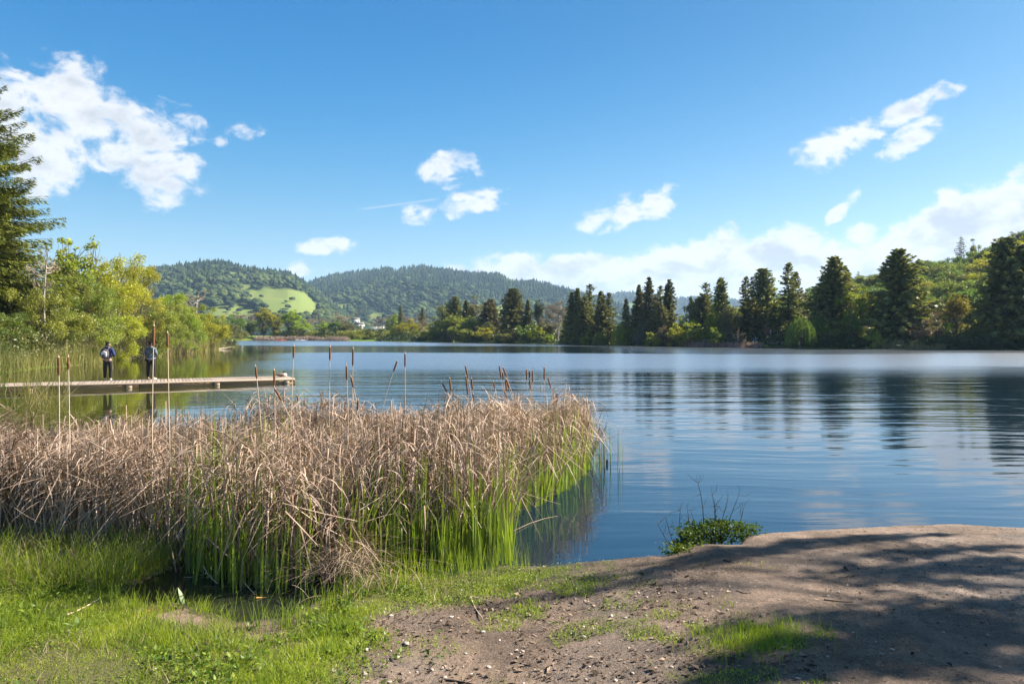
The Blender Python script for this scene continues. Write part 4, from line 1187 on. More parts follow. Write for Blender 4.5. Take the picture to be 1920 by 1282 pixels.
# standing and broken leaves
x, y = inside(27000, BED, r_, lambda x, y: (1 - .93 * open_gap(x, y)) * (1 - .35 * sstep(x, -.2, 1.0)) * (1 - .72 * np.exp(-(front(x, y) / .34) ** 2) * sstep(x, -3.3, -2.7) * (y < 9)))
n = len(x); H = bed_top(x, y)
sdv = -front(x, y)
clump = fbm(x * 3.2, y * 3.2, 2, 77)
leanaz = fbm(x * 1.6 + 9, y * 1.6, 3, 91) * 12.5
L = H * r_.uniform(.70, 1.0, n)
z0 = np.full(n, -.05)
isb = r_.random(n) < .74
V = ribbons(np.stack([x, y, z0], -1), leanaz + r_.normal(0, .9, n), np.abs(r_.normal(0, .10, n)) + .30 * (clump > .62), L * np.where(isb, 1.35, 1.0), r_.uniform(.006, .017, n),
            r_.normal(.05, .16, n), np.where(isb, r_.uniform(.52, .80, n), 2), r_.uniform(1.0, 2.6, n), 5, r_, np.clip(.30 + 1.1 * (fbm(x * 1.3, y * 1.3, 3, 55) - .5) + r_.normal(0, .22, n), 0, 1), [1, 1, .95, .85, .6, .15], .30)  # leaf bases toned darker: rotten brown plus the bed's inner shade in colour
dead.append(V)
# shaggy mats of fallen-over leaves on top
x, y = inside(24000, BED, r_, lambda x, y: (1 - .95 * open_gap(x, y)) * (.15 + .85 * sstep(fbm(x * 1.5, y * 1.5, 3, 61), .38, .55)) * (1 - .5 * sstep(x, 0, 1.0)) * (1 - .8 * np.exp(-(front(x, y) / .25) ** 2) * (x > -3) * (y < 9)))
n = len(x); H = bed_top(x, y)
V = ribbons(np.stack([x, y, H * r_.uniform(.45, .93, n)], -1), r_.uniform(0, 6.283, n), r_.uniform(.7, 1.9, n), r_.uniform(.15, .5, n), r_.uniform(.005, .014, n), r_.uniform(.2, 1.1, n), None, 0, 4, r_,
            np.clip(.55 + .9 * (fbm(x * 1.3, y * 1.3, 3, 55) - .5) + r_.normal(0, .2, n), 0, 1), [.8, 1, 1, .8, .2])
dead.append(V)
# pale stubs that poke out of the top
x, y = inside(900, BED, r_)
n = len(x); H = bed_top(x, y)
dead.append(ribbons(np.stack([x, y, H * .5], -1), r_.uniform(0, 6.28, n), np.abs(r_.normal(0, .07, n)), H * .5 + r_.uniform(-.1, .14, n), r_.uniform(.008, .014, n), 0, None, 0, 2, r_, r_.uniform(.7, 1.0, n), [1, 1, .7]))
# lodged stems lying across the front
fx = r_.uniform(-6.5, 1.2, 420); fy = np.interp(fx, [-9, -4.4, -3.6, -3.25, -2.6, -2.0, -1.5, -.75, 0, .1, .55, 1.28], [6.9, 6.75, 6.75, 6.5, 6.1, 5.95, 6.05, 6.55, 6.75, 8.5, 9.25, 11.2]) + r_.uniform(-.14, .35, 420)
dead.append(ribbons(np.stack([fx, fy, r_.uniform(.02, .75, 420)], -1), r_.choice([0.0, 3.14], 420) + r_.normal(0, .7, 420), r_.uniform(.35, 1.3, 420), r_.uniform(.25, .75, 420) * np.where(fx < -2.2, .5, 1), r_.uniform(.008, .016, 420), r_.normal(0, .25, 420), None, 0, 4, r_, r_.uniform(.45, 1.0, 420), [.9, 1, 1, .9, .5]))
# drooping thatch hanging over the front of the bed
x, y = inside(15000, BED, r_, lambda x, y: np.exp(-(front(x, y) / .55) ** 2) * (1 - .9 * open_gap(x, y)) * (.25 + .75 * sstep(fbm(x * 1.9 + 4, y * 1.9, 2, 63), .36, .56)) * (1 - .6 * sstep(x, -.6, .6)))
n = len(x); H = bed_top(x, y)
dead.append(ribbons(np.stack([x, y, H * r_.uniform(.50, .98, n)], -1), r_.normal(-1.57, 1.0, n), r_.uniform(.3, 1.2, n), r_.uniform(.18, .55, n), r_.uniform(.006, .017, n), r_.uniform(1.2, 2.4, n), None, 0, 5, r_, np.clip(.48 + 1.0 * (fbm(x * 1.6, y * 1.6, 3, 57) - .5) + r_.normal(0, .2, n), 0, 1), [.7, 1, 1, .9, .6, .15], .1))
# dry stems standing among the new shoots
x, y = inside(1300, BED, r_, lambda x, y: np.exp(-(front(x, y) / .3) ** 2) * (x > -3.2))
n = len(x)
dead.append(ribbons(np.stack([x, y - np.abs(r_.normal(0, .1, n)), np.full(n, -.05)], -1), r_.uniform(0, 6.28, n), np.abs(r_.normal(.1, .14, n)), r_.uniform(.3, 1.0, n), r_.uniform(.008, .018, n), r_.normal(0, .15, n), np.where(r_.random(n) < .4, .6, 2), 1.6, 4, r_, r_.uniform(0, .8, n)))
# limp straw over the little hump in front of the bed
hx_, hy_ = r_.normal(-1.42, .22, 520), r_.normal(6.0, .17, 520)
dead.append(ribbons(np.stack([hx_, hy_, .10 + .30 * np.exp(-((hx_ + 1.4) / .3) ** 2) * r_.random(520)], -1), r_.uniform(2.6, 6.6, 520), r_.uniform(.5, 1.5, 520), r_.uniform(.2, .55, 520), r_.uniform(.004, .009, 520), r_.uniform(.3, 1.3, 520), None, 0, 5, r_, r_.uniform(.25, .85, 520)))
# new shoots: dense along the front and all through the right end
def shoot_dens(x, y):
    s_ = -front(x, y)
    return np.clip(np.exp(-s_ / .33) * .9 * sstep(x, -4.2, -2.6) + .75 * sstep(x, -1.4, .2) * np.exp(-s_ / 1.1) + .9 * open_gap(x, y) + .035, 0, 1) * np.clip(sstep(fbm(x * 2.4, y * 2.4, 2, 15), .30, .48), .12, 1)
x, y = inside(9500, BED, r_, shoot_dens)
n = len(x)
x = x + r_.normal(0, .02, n); y = y - np.abs(r_.normal(0, .16, n)) * (x > -3.2)
L = np.clip(r_.normal(.80, .20, n), .3, 1.2) * np.where(open_gap(x, y) > .3, 1.25, 1) * np.where(y > 9, .95, 1)
for j in range(3):
    k_ = r_.random(n) < (1, .75, .45)[j]
    m_n = k_.sum()
    green.append(ribbons(np.stack([x[k_] + r_.normal(0, .012, m_n), y[k_] + r_.normal(0, .012, m_n), np.full(m_n, -.05)], -1), r_.uniform(0, 6.28, m_n), np.abs(r_.normal(.03, .07, m_n)), L[k_] * r_.uniform(.65, 1.1, m_n), r_.uniform(.009, .017, m_n),
                         r_.normal(.06, .14, m_n), np.where(r_.random(m_n) < .05, .7, 2), 1.5, 5, r_, np.clip(r_.normal(.34, .2, m_n), 0, 1), [.8, 1, 1, .9, .65, .08], .22))
# sparse thin stems standing in the open water off the tip
for cx_, cy_, k_ in ((1.45, 11.35, 9), (1.6, 11.6, 9), (1.50, 11.9, 7), (1.34, 10.9, 8), (1.78, 11.2, 3)):
    b = np.stack([cx_ + r_.normal(0, .07, k_), cy_ + r_.normal(0, .12, k_), np.full(k_, -.05)], -1)
    green.append(ribbons(b, r_.uniform(0, 6.28, k_), np.abs(r_.normal(0, .06, k_)), r_.uniform(.35, .85, k_), .008, .05, None, 0, 3, r_, r_.uniform(.1, .6, k_)))
    k2 = max(1, k_ // 3)
    dead.append(ribbons(b[:k2], r_.uniform(0, 6.28, k2), np.abs(r_.normal(0, .05, k2)), r_.uniform(.4, .9, k2), .010, 0, None, 0, 2, r_, r_.uniform(.1, .4, k2)))
joined('dead_reeds', dead, M['dead_reed'], 'dense bed of dry tan cattail leaves, broken and matted', 'reeds')
joined('green_reeds', green, M['green_reed'], 'fresh green cattail shoots along the front and right end of the dry reed bed', 'reeds')

# ---- cattail spikes: head top x, y; head bottom x, y; distance; label
M['spike'] = plain_mat('spike', (.155, .075, .040), .95, .3, 40, .002, .1)
M['spike_tip'] = plain_mat('spike_tip', (.40, .29, .20), .95, .3, 60, .002, .1)
M['stem'] = plain_mat('stem', (.46, .35, .25), .8, .2, 20, 0, .2)
CATS = [
    (110, 669, 110.5, 704, 6.9, 'left one of two thick cattails before the left end of the dock'),
    (128, 668, 128.5, 693, 7.0, 'frayed cattail with a torn head before the left end of the dock'),
    (288.5, 610, 287.5, 651, 6.7, 'tallest cattail of all, beside the head of the second person on the dock'),
    (314, 623, 314.5, 652, 7.0, 'tall straight cattail just right of the second person'),
    (479, 686, 481.5, 710, 8.3, 'slim cattail over the dock well left of the resting goose'),
    (514, 693, 514.5, 722, 8.0, 'thick cattail standing just left of the resting goose'),
    (551, 648, 550, 672, 8.4, 'tall cattail crossing the right end of the dock'),
    (516, 729, 528, 751, 8.0, 'cattail leaning sharply under the resting goose'),
    (557, 741, 559, 752, 8.8, 'tiny cattail below the right end of the dock'),
    (619, 650, 618.5, 676, 8.8, 'tall slim cattail second from the dock end'),
    (649.5, 685, 650.5, 713, 8.4, 'thick cattail lower left of the tall pair in mid water'),
    (662, 653, 661.5, 686, 8.9, 'tallest cattail right of the dock with a long head'),
    (658, 706, 663, 727, 8.6, 'tilted cattail crossing the stem of the long headed tall one'),
    (671.5, 749, 670, 769, 8.2, 'short dark cattail low among the reed tops left of centre'),
    (745, 676, 737.5, 697, 9.2, 'cattail on a bowed stem leaning right'),
    (759.5, 662, 759.5, 688, 9.2, 'straight tall cattail beside the bowed one'),
    (829, 718, 838, 735, 9.8, 'leaning short cattail left of an upright one by open water'),
    (843, 709, 845.5, 734, 9.8, 'upright cattail beside a leaning short one'),
    (872.5, 685, 877.5, 709, 9.9, 'higher leaning cattail of the trio above the middle of the bed'),
    (873.5, 705, 877.5, 741, 9.6, 'longest cattail of the trio above the middle of the bed'),
    (884, 709, 886, 731, 10.2, 'right hand cattail of the trio above the middle of the bed'),
    (887, 738, 887, 754, 10.0, 'stubby cattail just over the reed tops below the trio'),
    (925, 715, 928, 728, 10.6, 'small cattail at the left of the crowded cluster'),
    (936, 685, 940, 711, 10.3, 'left top cattail of the crowded cluster'),
    (943, 688, 950, 707, 10.6, 'leaning top cattail of the crowded cluster'),
    (942, 697, 944, 712, 10.9, 'thin cattail squeezed inside the crowded cluster'),
    (949, 710, 955, 729, 10.5, 'slanted middle cattail of the crowded cluster'),
    (948, 712, 950, 734, 10.7, 'upright middle cattail of the crowded cluster'),
    (944, 732, 951, 745, 10.2, 'lowest slanted cattail of the crowded cluster'),
    (987, 692, 988, 713, 11.2, 'left one of three straight cattails near the right end of the bed'),
    (992.5, 694, 993, 714, 11.3, 'middle one of three straight cattails near the right end of the bed'),
    (998.5, 694, 998.5, 717, 11.3, 'right one of three straight cattails near the right end of the bed'),
    (993, 710, 994.5, 730, 11.0, 'cattail hanging just below the three straight ones'),
    (1020.5, 688, 1020.5, 713, 11.4, 'lone straight cattail near the right end of the bed'),
    (1027, 707, 1033, 727, 11.6, 'leaning cattail right of the lone straight one'),
    (1015, 723, 1015, 737, 11.2, 'pale faded cattail below the lone straight one'),
    (1044.5, 737, 1045, 757, 11.5, 'rightmost cattail, dark and low at the bed end'),
]
r_ = np.random.default_rng(303)
for (x0, y0, x1, y1, d, lab) in CATS:
    pt = Vector((*XD(x0, d), ZD(y0, d))); pb = Vector((*XD(x1, d), ZD(y1, d)))
    ax = (pt - pb).normalized()
    L = (pt - pb).length
    # the stem: goes on down, straightening towards the water
    drop = pb.z + .05
    foot = Vector((pb.x - ax.x / max(ax.z, .5) * drop * .55 + r_.normal(0, .02), pb.y - ax.y * drop + r_.normal(0, .02), -.05))
    t_ = empty('cattail', foot, 0, lab, 'cattail', 'cattails standing over the reed bed')
    mid = pb - ax * (drop * .45)
    pts = []
    for s_ in np.linspace(0, 1, 7):
        pts.append(np.array(foot) * (1 - s_) ** 2 + 2 * np.array(mid) * s_ * (1 - s_) + np.array(pb) * s_ ** 2)
    pts = np.array(pts) - np.array(foot)
    sm = MB(); sm.tube(np.vstack([pts, pts[-1] + np.array(ax) * (L + .0)]), np.append(np.linspace(.0065, .0042, 7), .003), 6)
    link('stem', sm.mesh('stem', [M['stem']], smooth=True), t_)
    hb = MB(); rad = .0125 if L > .12 else .010
    s_ = np.linspace(0, 1, 9)
    prof = rad * np.array([.45, .9, 1.0, 1.02, 1.0, 1.0, .96, .86, .4]) * (1 + .06 * r_.normal(size=9))
    if 'frayed' in lab: prof = prof * np.array([1, 1, 1.25, 1.3, 1.2, .75, .8, .8, 1.2])
    hb.tube(np.array(pb - Vector(foot))[None] + np.array(ax)[None] * (L * s_)[:, None], prof, 9)
    hd = link('seed_head', hb.mesh('seed_head', [M['spike_tip'] if 'pale' in lab else M['spike']], smooth=True), t_)
    tp = MB(); q0 = np.array(pt - Vector(foot))
    tp.tube(np.stack([q0 - np.array(ax) * .006, q0 + np.array(ax) * .012, q0 + np.array(ax) * r_.uniform(.02, .07)]), [rad * .62, rad * .3, .0012], 6)
    link('spike_tip', tp.mesh('spike_tip', [M['spike_tip']], smooth=True), t_)
# a stub standing in the water
sb_ = MB(); x, y = XD(1138, 11.6)
sb_.tube(np.array([[0, 0, -.3], [.004, 0, .03], [0, 0, .085]]), [.02, .019, .015], 8)
tag(link('wooden_stub', sb_.mesh('wooden_stub', [M['dark_bark']]), loc=(x, y, 0)), 'short dark stub poking out of the water off the reed tip', 'stub')

# ---- grass
def soil_z(x, y):
    z, _ = land_z(np.asarray(x, float), np.asarray(y, float))
    return z
r_ = np.random.default_rng(404)
vis = [(-9, 6.9), (-5.3, 6.95), (-3.0, 3.0), (3.6, 3.0), (3.2, 5.6), (.6, 6.5), (-1, 6.6), (-3, 7.2), (-5, 7.4)]
parts = []
x, y = inside(330000, [(-6, 7.4), (-3, 2.9), (4, 2.9), (4.5, 7.2), (0, 7)], r_, lambda x, y: grass_density(x, y))
z, s_ = land_z(x, y)
ok = s_ > -.03
x, y, z = x[ok][:125000], y[ok][:125000], z[ok][:125000]
n = len(x)
hh = .010 + .034 * sstep(fbm(x * 1.7, y * 1.7, 3, 71), .3, .75) + .05 * np.exp(-((x + 2.55) / .5) ** 2 - ((y - 4.95) / .35) ** 2) + .03 * np.exp(-((x + 4) / .8) ** 2 - ((y - 4.4) / .8) ** 2)
hh = hh * np.where(x > -.6, .75, 1) * r_.uniform(.5, 1.5, n)
tn = np.clip(.50 + 1.3 * (fbm(x * 1.1, y * 1.1, 3, 17) - .5) + 1.0 * (fbm(x * 5, y * 5, 2, 18) - .5) + r_.normal(0, .24, n), 0, 1)
parts.append(ribbons(np.stack([x, y, z - .004], -1), r_.uniform(0, 6.28, n), np.abs(r_.normal(.25, .3, n)), hh, r_.uniform(.0028, .0055, n), r_.uniform(.1, 1.0, n), None, 0, 2, r_, tn, [1, .85, .1], .15))
# longer tufts here and there
cx_, cy_ = inside(90, [(-5.2, 6.9), (-2.6, 3.2), (-.6, 3.2), (-1.2, 5.2), (-3, 6.3)], r_)
for a, b_ in zip(cx_, cy_):
    k_ = r_.integers(25, 60)
    px_ = a + r_.normal(0, .05, k_); py_ = b_ + r_.normal(0, .05, k_)
    zz, s2 = land_z(px_, py_)
    parts.append(ribbons(np.stack([px_, py_, zz - .004], -1), r_.uniform(0, 6.28, k_), np.abs(r_.normal(.2, .3, k_)), r_.uniform(.08, .17, k_), r_.uniform(.003, .006, k_), r_.uniform(.2, 1.3, k_), None, 0, 4, r_, np.clip(r_.normal(r_.uniform(.15, .6), .15, k_), 0, 1), None, .15))
# tall marsh grass at the left behind the lawn
x, y = inside(9000, [(-7, 7.2), (-5.6, 5.7), (-4.2, 5.65), (-3.35, 5.85), (-3.15, 6.5), (-4, 7.05), (-6, 7.3)], r_, lambda x, y: .35 + .65 * sstep(fbm(x * 2.5, y * 2.5, 2, 29), .4, .6))
n = len(x); z = soil_z(x, y)
parts.append(ribbons(np.stack([x, y, z - .01], -1), r_.uniform(0, 6.28, n), np.abs(r_.normal(.1, .16, n)), r_.uniform(.10, .31, n) * (.7 + .5 * sstep(x, -4.1, -3.5)), r_.uniform(.003, .0055, n), r_.uniform(0, .9, n), None, 0, 4, r_, np.clip(r_.normal(.36, .18, n), 0, 1), None, .15))
n = 900; x = r_.uniform(-5.2, -3.3, n); y = r_.uniform(5.75, 6.9, n); z, s_ = land_z(x, y); ok = s_ > -.02; x, y, z = x[ok], y[ok], z[ok]; n = len(x)
parts.append(ribbons(np.stack([x, y, z - .01], -1), r_.uniform(0, 6.28, n), np.abs(r_.normal(.1, .2, n)), r_.uniform(.14, .42, n), r_.uniform(.006, .011, n), r_.uniform(0, .9, n), np.where(r_.random(n) < .15, .6, 2), 1.3, 5, r_, r_.uniform(.1, .8, n)))
# thin blades at the rim of the inlet and in the wet ground under the shoots
x, y = inside(1500, [(-3.3, 5.4), (-2.2, 5.0), (-1.6, 5.2), (-1.2, 6.3), (0, 6.6), (.2, 6.35), (-1.1, 5.7), (-1.7, 4.9), (-2.6, 4.95)], r_)
n = len(x); z = np.maximum(soil_z(x, y), -.02)
parts.append(ribbons(np.stack([x, y, z], -1), r_.uniform(0, 6.28, n), np.abs(r_.normal(.06, .1, n)), r_.uniform(.08, .28, n), r_.uniform(.003, .006, n), r_.uniform(0, .5, n), None, 0, 3, r_, np.clip(r_.normal(.4, .2, n), 0, 1)))
# a dark fine tuft at the bottom edge and fresh tall blades in the right-hand patch
for (qx, qy, k_, hmax, sp, tt) in ((PX(935, 1262, .4)[0], PX(935, 1262, .4)[1], 120, .17, .06, .05), (PX(1390, 1228, .35)[0], PX(1390, 1228, .35)[1], 900, .09, .16, .40), (PX(1440, 1215, .35)[0], PX(1440, 1215, .35)[1], 400, .09, .14, .5), (PX(650, 1120, .2)[0], PX(650, 1150, .2)[1], 260, .12, .10, .2)):
    x = qx + r_.normal(0, sp, k_); y = qy + r_.normal(0, sp * .8, k_); z = soil_z(x, y)
    parts.append(ribbons(np.stack([x, y, z - .005], -1), r_.uniform(0, 6.28, k_), np.abs(r_.normal(.12, .15, k_)), r_.uniform(.35, 1, k_) * hmax, r_.uniform(.002, .004, k_), r_.uniform(.1, .8, k_), None, 0, 3, r_, np.clip(r_.normal(tt, .15, k_), 0, 1)))
joined('grass', parts, M['grass'], 'bright green grass on the bank at the lower left', 'grass')
parts = []
x, y = inside(14000, [(-6, 7.3), (-3.2, 3.0), (0, 3.0), (.6, 5.6), (-1, 6.5), (-3, 6.8)], r_, lambda x, y: grass_density(x, y) * sstep(fbm(x * 2, y * 2, 3, 93), .45, .65))
n = len(x); z = soil_z(x, y)
parts.append(ribbons(np.stack([x, y, z], -1), r_.uniform(0, 6.28, n), r_.uniform(.2, 1.5, n), r_.uniform(.03, .12, n), r_.uniform(.002, .005, n), r_.uniform(0, .8, n), None, 0, 3, r_))
x, y = inside(2600, [(-7, 7.2), (-5.6, 5.7), (-3.4, 5.8), (-3.1, 6.5), (-4, 7.1)], r_)
n = len(x); z = soil_z(x, y)
parts.append(ribbons(np.stack([x, y, z], -1), r_.uniform(0, 6.28, n), r_.uniform(.05, 1.2, n), r_.uniform(.1, .45, n), r_.uniform(.003, .007, n), r_.uniform(0, .8, n), None, 0, 3, r_))
joined('dry_grass', parts, M['dry_grass'], 'dry straw mixed through the grass at the lower left', 'grass')
# small round leaved herbs through the grass and over its worn edge
x, y = inside(60000, [(-5, 6.4), (-2.8, 3.1), (.4, 3.1), (1.6, 5.2), (.6, 6.5), (-1.2, 6.3)], r_, lambda x, y: np.clip(grass_density(x, y), 0, 1) * sstep(fbm(x * 1.9 + 5, y * 1.9, 3, 37), .44, .6) + .9 * np.exp(-((x - .1) / .55) ** 2 - ((y - 6.05) / .22) ** 2) + .9 * np.exp(-((x - .55) / .3) ** 2 - ((y - 5.6) / .16) ** 2))
x, y = x[:26000], y[:26000]
z, s_ = land_z(x, y); ok = s_ > 0; x, y, z = x[ok], y[ok], z[ok]
n = len(x)
A = unit(rand_dirs(n, r_) * np.array([1, 1, .4])); B = unit(np.cross(A, np.array([0, 0, 1.0]) + .5 * rand_dirs(n, r_)))
sz = r_.uniform(.008, .020, n)
V, F = kites(np.stack([x, y, z + r_.uniform(.004, .035, n)], -1), A, B, sz, sz * .7)
joined('ground_herbs', [(V, F, np.repeat(np.clip(r_.normal(.5, .25, n), 0, 1), 4))], M['herb'], 'low leafy ground cover through the grass', 'ground cover')
x, y = inside(9000, [(-5, 6.4), (-2.8, 3.1), (-.4, 3.1), (-.4, 5.2), (-1.2, 6.2), (-3, 6)], r_, lambda x, y: grass_density(x, y) * sstep(fbm(x * 2.8 + 2, y * 2.8, 3, 137), .50, .62))
x, y = x[:6500], y[:6500]; z, s_ = land_z(x, y); ok = s_ > 0; x, y, z = x[ok], y[ok], z[ok]; n = len(x)
A = unit(rand_dirs(n, r_) * np.array([1, 1, .7]) + np.array([0, 0, .4])); B = unit(np.cross(A, np.array([0, 0, 1.0]) + .6 * rand_dirs(n, r_)))
sz = r_.uniform(.022, .05, n)
V, F = kites(np.stack([x, y, z + r_.uniform(.01, .06, n)], -1), A, B, sz, sz * .5)
joined('ground_herbs', [(V, F, np.repeat(np.clip(r_.normal(.35, .3, n), 0, 1), 4))], M['herb'], 'broader dark leaved weeds in patches of the lawn', 'ground cover')
# bark bits, dead leaves and crumbs of soil on the bare earth
x, y = inside(16000, [(-2, 3.0), (5.2, 3.0), (7.5, 7.0), (2.4, 6.9), (0, 6.4), (-1.2, 5.0)], r_, lambda x, y: (1 - .8 * grass_density(x, y)) * np.clip(sstep(fbm(x * 1.6, y * 1.6, 3, 111), .38, .6) + .12, 0, 1) * (1 - .5 * sstep(x, .8, 2.0) * sstep(y, 4.3, 5.0)))
z, s_ = land_z(x, y); ok = s_ > .05; x, y, z = x[ok], y[ok], z[ok]
n = len(x)
A = unit(rand_dirs(n, r_) * np.array([1, 1, .15])); B = unit(np.cross(A, np.array([0, 0, 1.0]) + .35 * rand_dirs(n, r_)))
sz = (r_.gamma(2.2, .0075, n) + .004) * np.where(x > 1.6, .62, 1)
V, F = kites(np.stack([x, y, z + .004], -1), A, B, sz, sz * r_.uniform(.2, .7, n), np.array([0, 0, .25]))
joined('litter', [(V, F, np.repeat(np.clip(r_.beta(.8, 1.3, n), 0, 1), 4))], M['litter'], 'bark bits and dead leaves strewn on the bare earth', 'litter')

# ------------------------------------------------------------------ shore growth
r_ = np.random.default_rng(505)
def along(path, n, r_, off):
    """points scattered along a line, off = (min, max) to its left-hand side"""
    path = np.array(path, float); seg = np.diff(path, axis=0); ln = np.linalg.norm(seg, axis=1)
    cum = np.concatenate([[0], np.cumsum(ln)])
    s_ = r_.uniform(0, cum[-1], n)
    i = np.clip(np.searchsorted(cum, s_) - 1, 0, len(seg) - 1)
    p_ = path[i] + seg[i] * ((s_ - cum[i]) / ln[i])[:, None]
    nrm = np.stack([-seg[i][:, 1], seg[i][:, 0]], -1) / ln[i][:, None]
    p_ = p_ + nrm * r_.uniform(*off, n)[:, None]
    return p_[:, 0], p_[:, 1], s_

def shrub_band(label, path, n, off, hmax, ls, mat, seed, low=.25):
    r2 = np.random.default_rng(seed)
    x, y, s_ = along(path, n, r2, off)
    hh = hmax * (low + (1 - low) * sstep(fbm(s_ / (hmax * 2.2) + seed, y / (hmax * 2.2), 3, seed), .35, .65))
    z0 = np.maximum(land_z(x, y, False)[0], 0)
    z = z0 + hh * r2.random(n) ** .7
    A = unit(rand_dirs(n, r2) + np.array([0, 0, .3])); B = unit(np.cross(A, rand_dirs(n, r2)))
    sz = ls * r2.uniform(.6, 1.4, n)
    V, F = kites(np.stack([x, y, z], -1), A, B, sz, sz * .5)
    tn = np.clip(.5 + 1.2 * (fbm(s_ / 4, z, 3, seed + 1) - .5) + r2.normal(0, .2, n), 0, 1)
    o = link('undergrowth', mesh('undergrowth', V, F, M[mat], np.repeat(tn, 4)))
    tag(o, label, 'undergrowth', kind='stuff')

def reed_band(label, path, n, off, h, wd, mat, seed, lean=.12, tone=(.5, .25)):
    r2 = np.random.default_rng(seed)
    x, y, s_ = along(path, n, r2, off)
    z0 = np.maximum(land_z(x, y, False)[0], -.1)
    k_ = sstep(fbm(s_ / 2.5 + seed, y / 3, 3, seed), .2, .55) * .6 + .45
    V = ribbons(np.stack([x, y, z0], -1), r2.uniform(0, 6.28, n), np.abs(r2.normal(0, lean, n)), h * k_ * r2.uniform(.6, 1.15, n), wd * r2.uniform(.6, 1.3, n), r2.normal(.15, .25, n), np.where(r2.random(n) < .2, .6, 2), 1.2, 4, r2,
                np.clip(tone[0] + .9 * (fbm(s_ / 1.5, y, 3, seed) - .5) + r2.normal(0, tone[1], n), 0, 1))
    joined('shore_reeds', [V], M[mat], label, 'reeds')

right_shore = [(-48, 237), (-17, 202.6), (5, 166.8), (17, 157.6), (26, 142.6), (34, 129.6), (41, 121.6), (48, 114.2), (58, 109.6), (67, 103.6), (75, 101.6), (86, 98.6)]
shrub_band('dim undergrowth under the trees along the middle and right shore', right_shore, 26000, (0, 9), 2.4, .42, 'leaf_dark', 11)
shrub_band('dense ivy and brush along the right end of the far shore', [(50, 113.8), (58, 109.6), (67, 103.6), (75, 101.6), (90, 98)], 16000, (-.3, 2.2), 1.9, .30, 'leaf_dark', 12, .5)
shrub_band('grey green shrubs deep under the conifers', [(-10, 206), (12, 172), (26, 156), (36, 144), (46, 132), (60, 124), (80, 118)], 16000, (4, 16), 4.2, .55, 'leaf_olive', 13, .1)
shrub_band('lime and olive willows along the shore left of the little poplar', [(24, 146), (27, 142), (34.5, 129.4), (38, 125)], 8000, (0, 3.5), 3.0, .30, 'willow_green', 19, .05)
shrub_band('olive brush behind the reeds of the far left shore', [(-103, 281), (-88, 275), (-72, 265), (-48, 245), (-30, 225), (-17, 211)], 30000, (0, 10), 3.2, .60, 'willow_green', 14, .15)
shrub_band('brown and green brush at the foot of the left grove', [(-29, 36), (-31, 44), (-32, 50), (-34.5, 57), (-37, 64), (-40.5, 80), (-43.5, 97), (-51, 128)], 42000, (0, 5), 2.4, .17, 'leaf_olive', 15, .2)
shrub_band('leafy green brush inside the left grove', [(-32, 36), (-33.5, 48), (-36, 55), (-39, 64), (-42.5, 80), (-45.5, 97), (-53, 128)], 60000, (0, 6), 5.0, .20, 'willow_green', 16, .2)
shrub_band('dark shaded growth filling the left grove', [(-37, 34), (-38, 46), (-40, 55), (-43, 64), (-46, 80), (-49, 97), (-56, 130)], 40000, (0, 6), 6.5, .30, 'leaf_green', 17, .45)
reed_band('tall tan and green reeds along the left shore behind the dock', [(-27.6, 33), (-28.4, 36), (-30.7, 44), (-31.8, 50.5), (-34, 57), (-36.2, 64.5)], 4200, (-.4, 2.0), 1.5, .034, 'marsh_reed', 21)
reed_band('tan reeds at the water below the lime willow', [(-38.2, 73), (-40, 81), (-42, 93), (-45, 104)], 3200, (-.4, 1.0), 2.0, .06, 'marsh_reed', 22, tone=(.65, .2))
reed_band('pale reed fringe on the far left shore by the kayaks', [(-103, 272.5), (-88, 266.5), (-72, 256.5), (-60, 246)], 4000, (-.5, 2.0), 1.6, .16, 'dead_reed', 23, tone=(.8, .2))
reed_band('tan grass on the bank by the little poplar', [(33, 130.6), (37, 126), (41, 121.5), (43.5, 119)], 2600, (-.6, 1.2), .9, .09, 'dead_reed', 24, .5, (.55, .25))
reed_band('dry reeds on the right shore below the largest fir', [(58, 109.5), (61, 107.6), (64, 105.6), (66, 104)], 1500, (-.6, .6), 1.5, .07, 'marsh_reed', 25, .2, (.75, .2))
reed_band('clump of green and dry reeds in the water before the left end of the dock', [(-15.4, 20.2), (-16.5, 21.8), (-17.7, 23.4), (-19.0, 25.6)], 1500, (0, 3.2), 2.2, .022, 'marsh_reed', 26, .16, (.40, .25))
reed_band('broken reed stems lying low in front of the left end of the dock', [(-13.6, 20.6), (-14.4, 22.4), (-15.6, 24.2)], 260, (0, 1.4), 1.3, .020, 'marsh_reed', 27, .9, (.6, .25))

# driftwood and roots at the left waterline
def branchy(name, pts, rad, mat, label, cat, twigs=6, tl=.4, seed=1):
    r2 = np.random.default_rng(seed)
    b_ = MB(); pts = np.array(pts, float); o0 = pts[0].copy(); pts = pts - o0
    b_.tube(pts, np.linspace(rad, rad * .35, len(pts)), 6)
    for i in range(twigs):
        k_ = r2.integers(0, len(pts)); e = pts[k_] + rand_dirs(1, r2)[0] * tl * np.array([1, 1, .6]) + np.array([0, 0, tl * .3])
        b_.tube(limb(pts[k_], e, r2, .12, 4), np.linspace(rad * .4, rad * .1, 4), 4)
    return tag(link(name, b_.mesh(name, [M[mat]], smooth=True), loc=tuple(o0)), label, cat)
M['driftwood'] = plain_mat('driftwood', (.26, .20, .15), .9, .3, 6, .01, .1)
p0, p1 = PX(398, 655.5), PX(436, 654)
branchy('driftwood_log', [(*p0, .05), ((p0[0] + p1[0]) / 2, (p0[1] + p1[1]) / 2, .12), (*p1, .35)], .14, 'driftwood', 'pale driftwood log lying at the tip of the left point', 'log', 5, 1.2, 3)
p0, p1 = PX(222, 669.5), PX(266, 668)
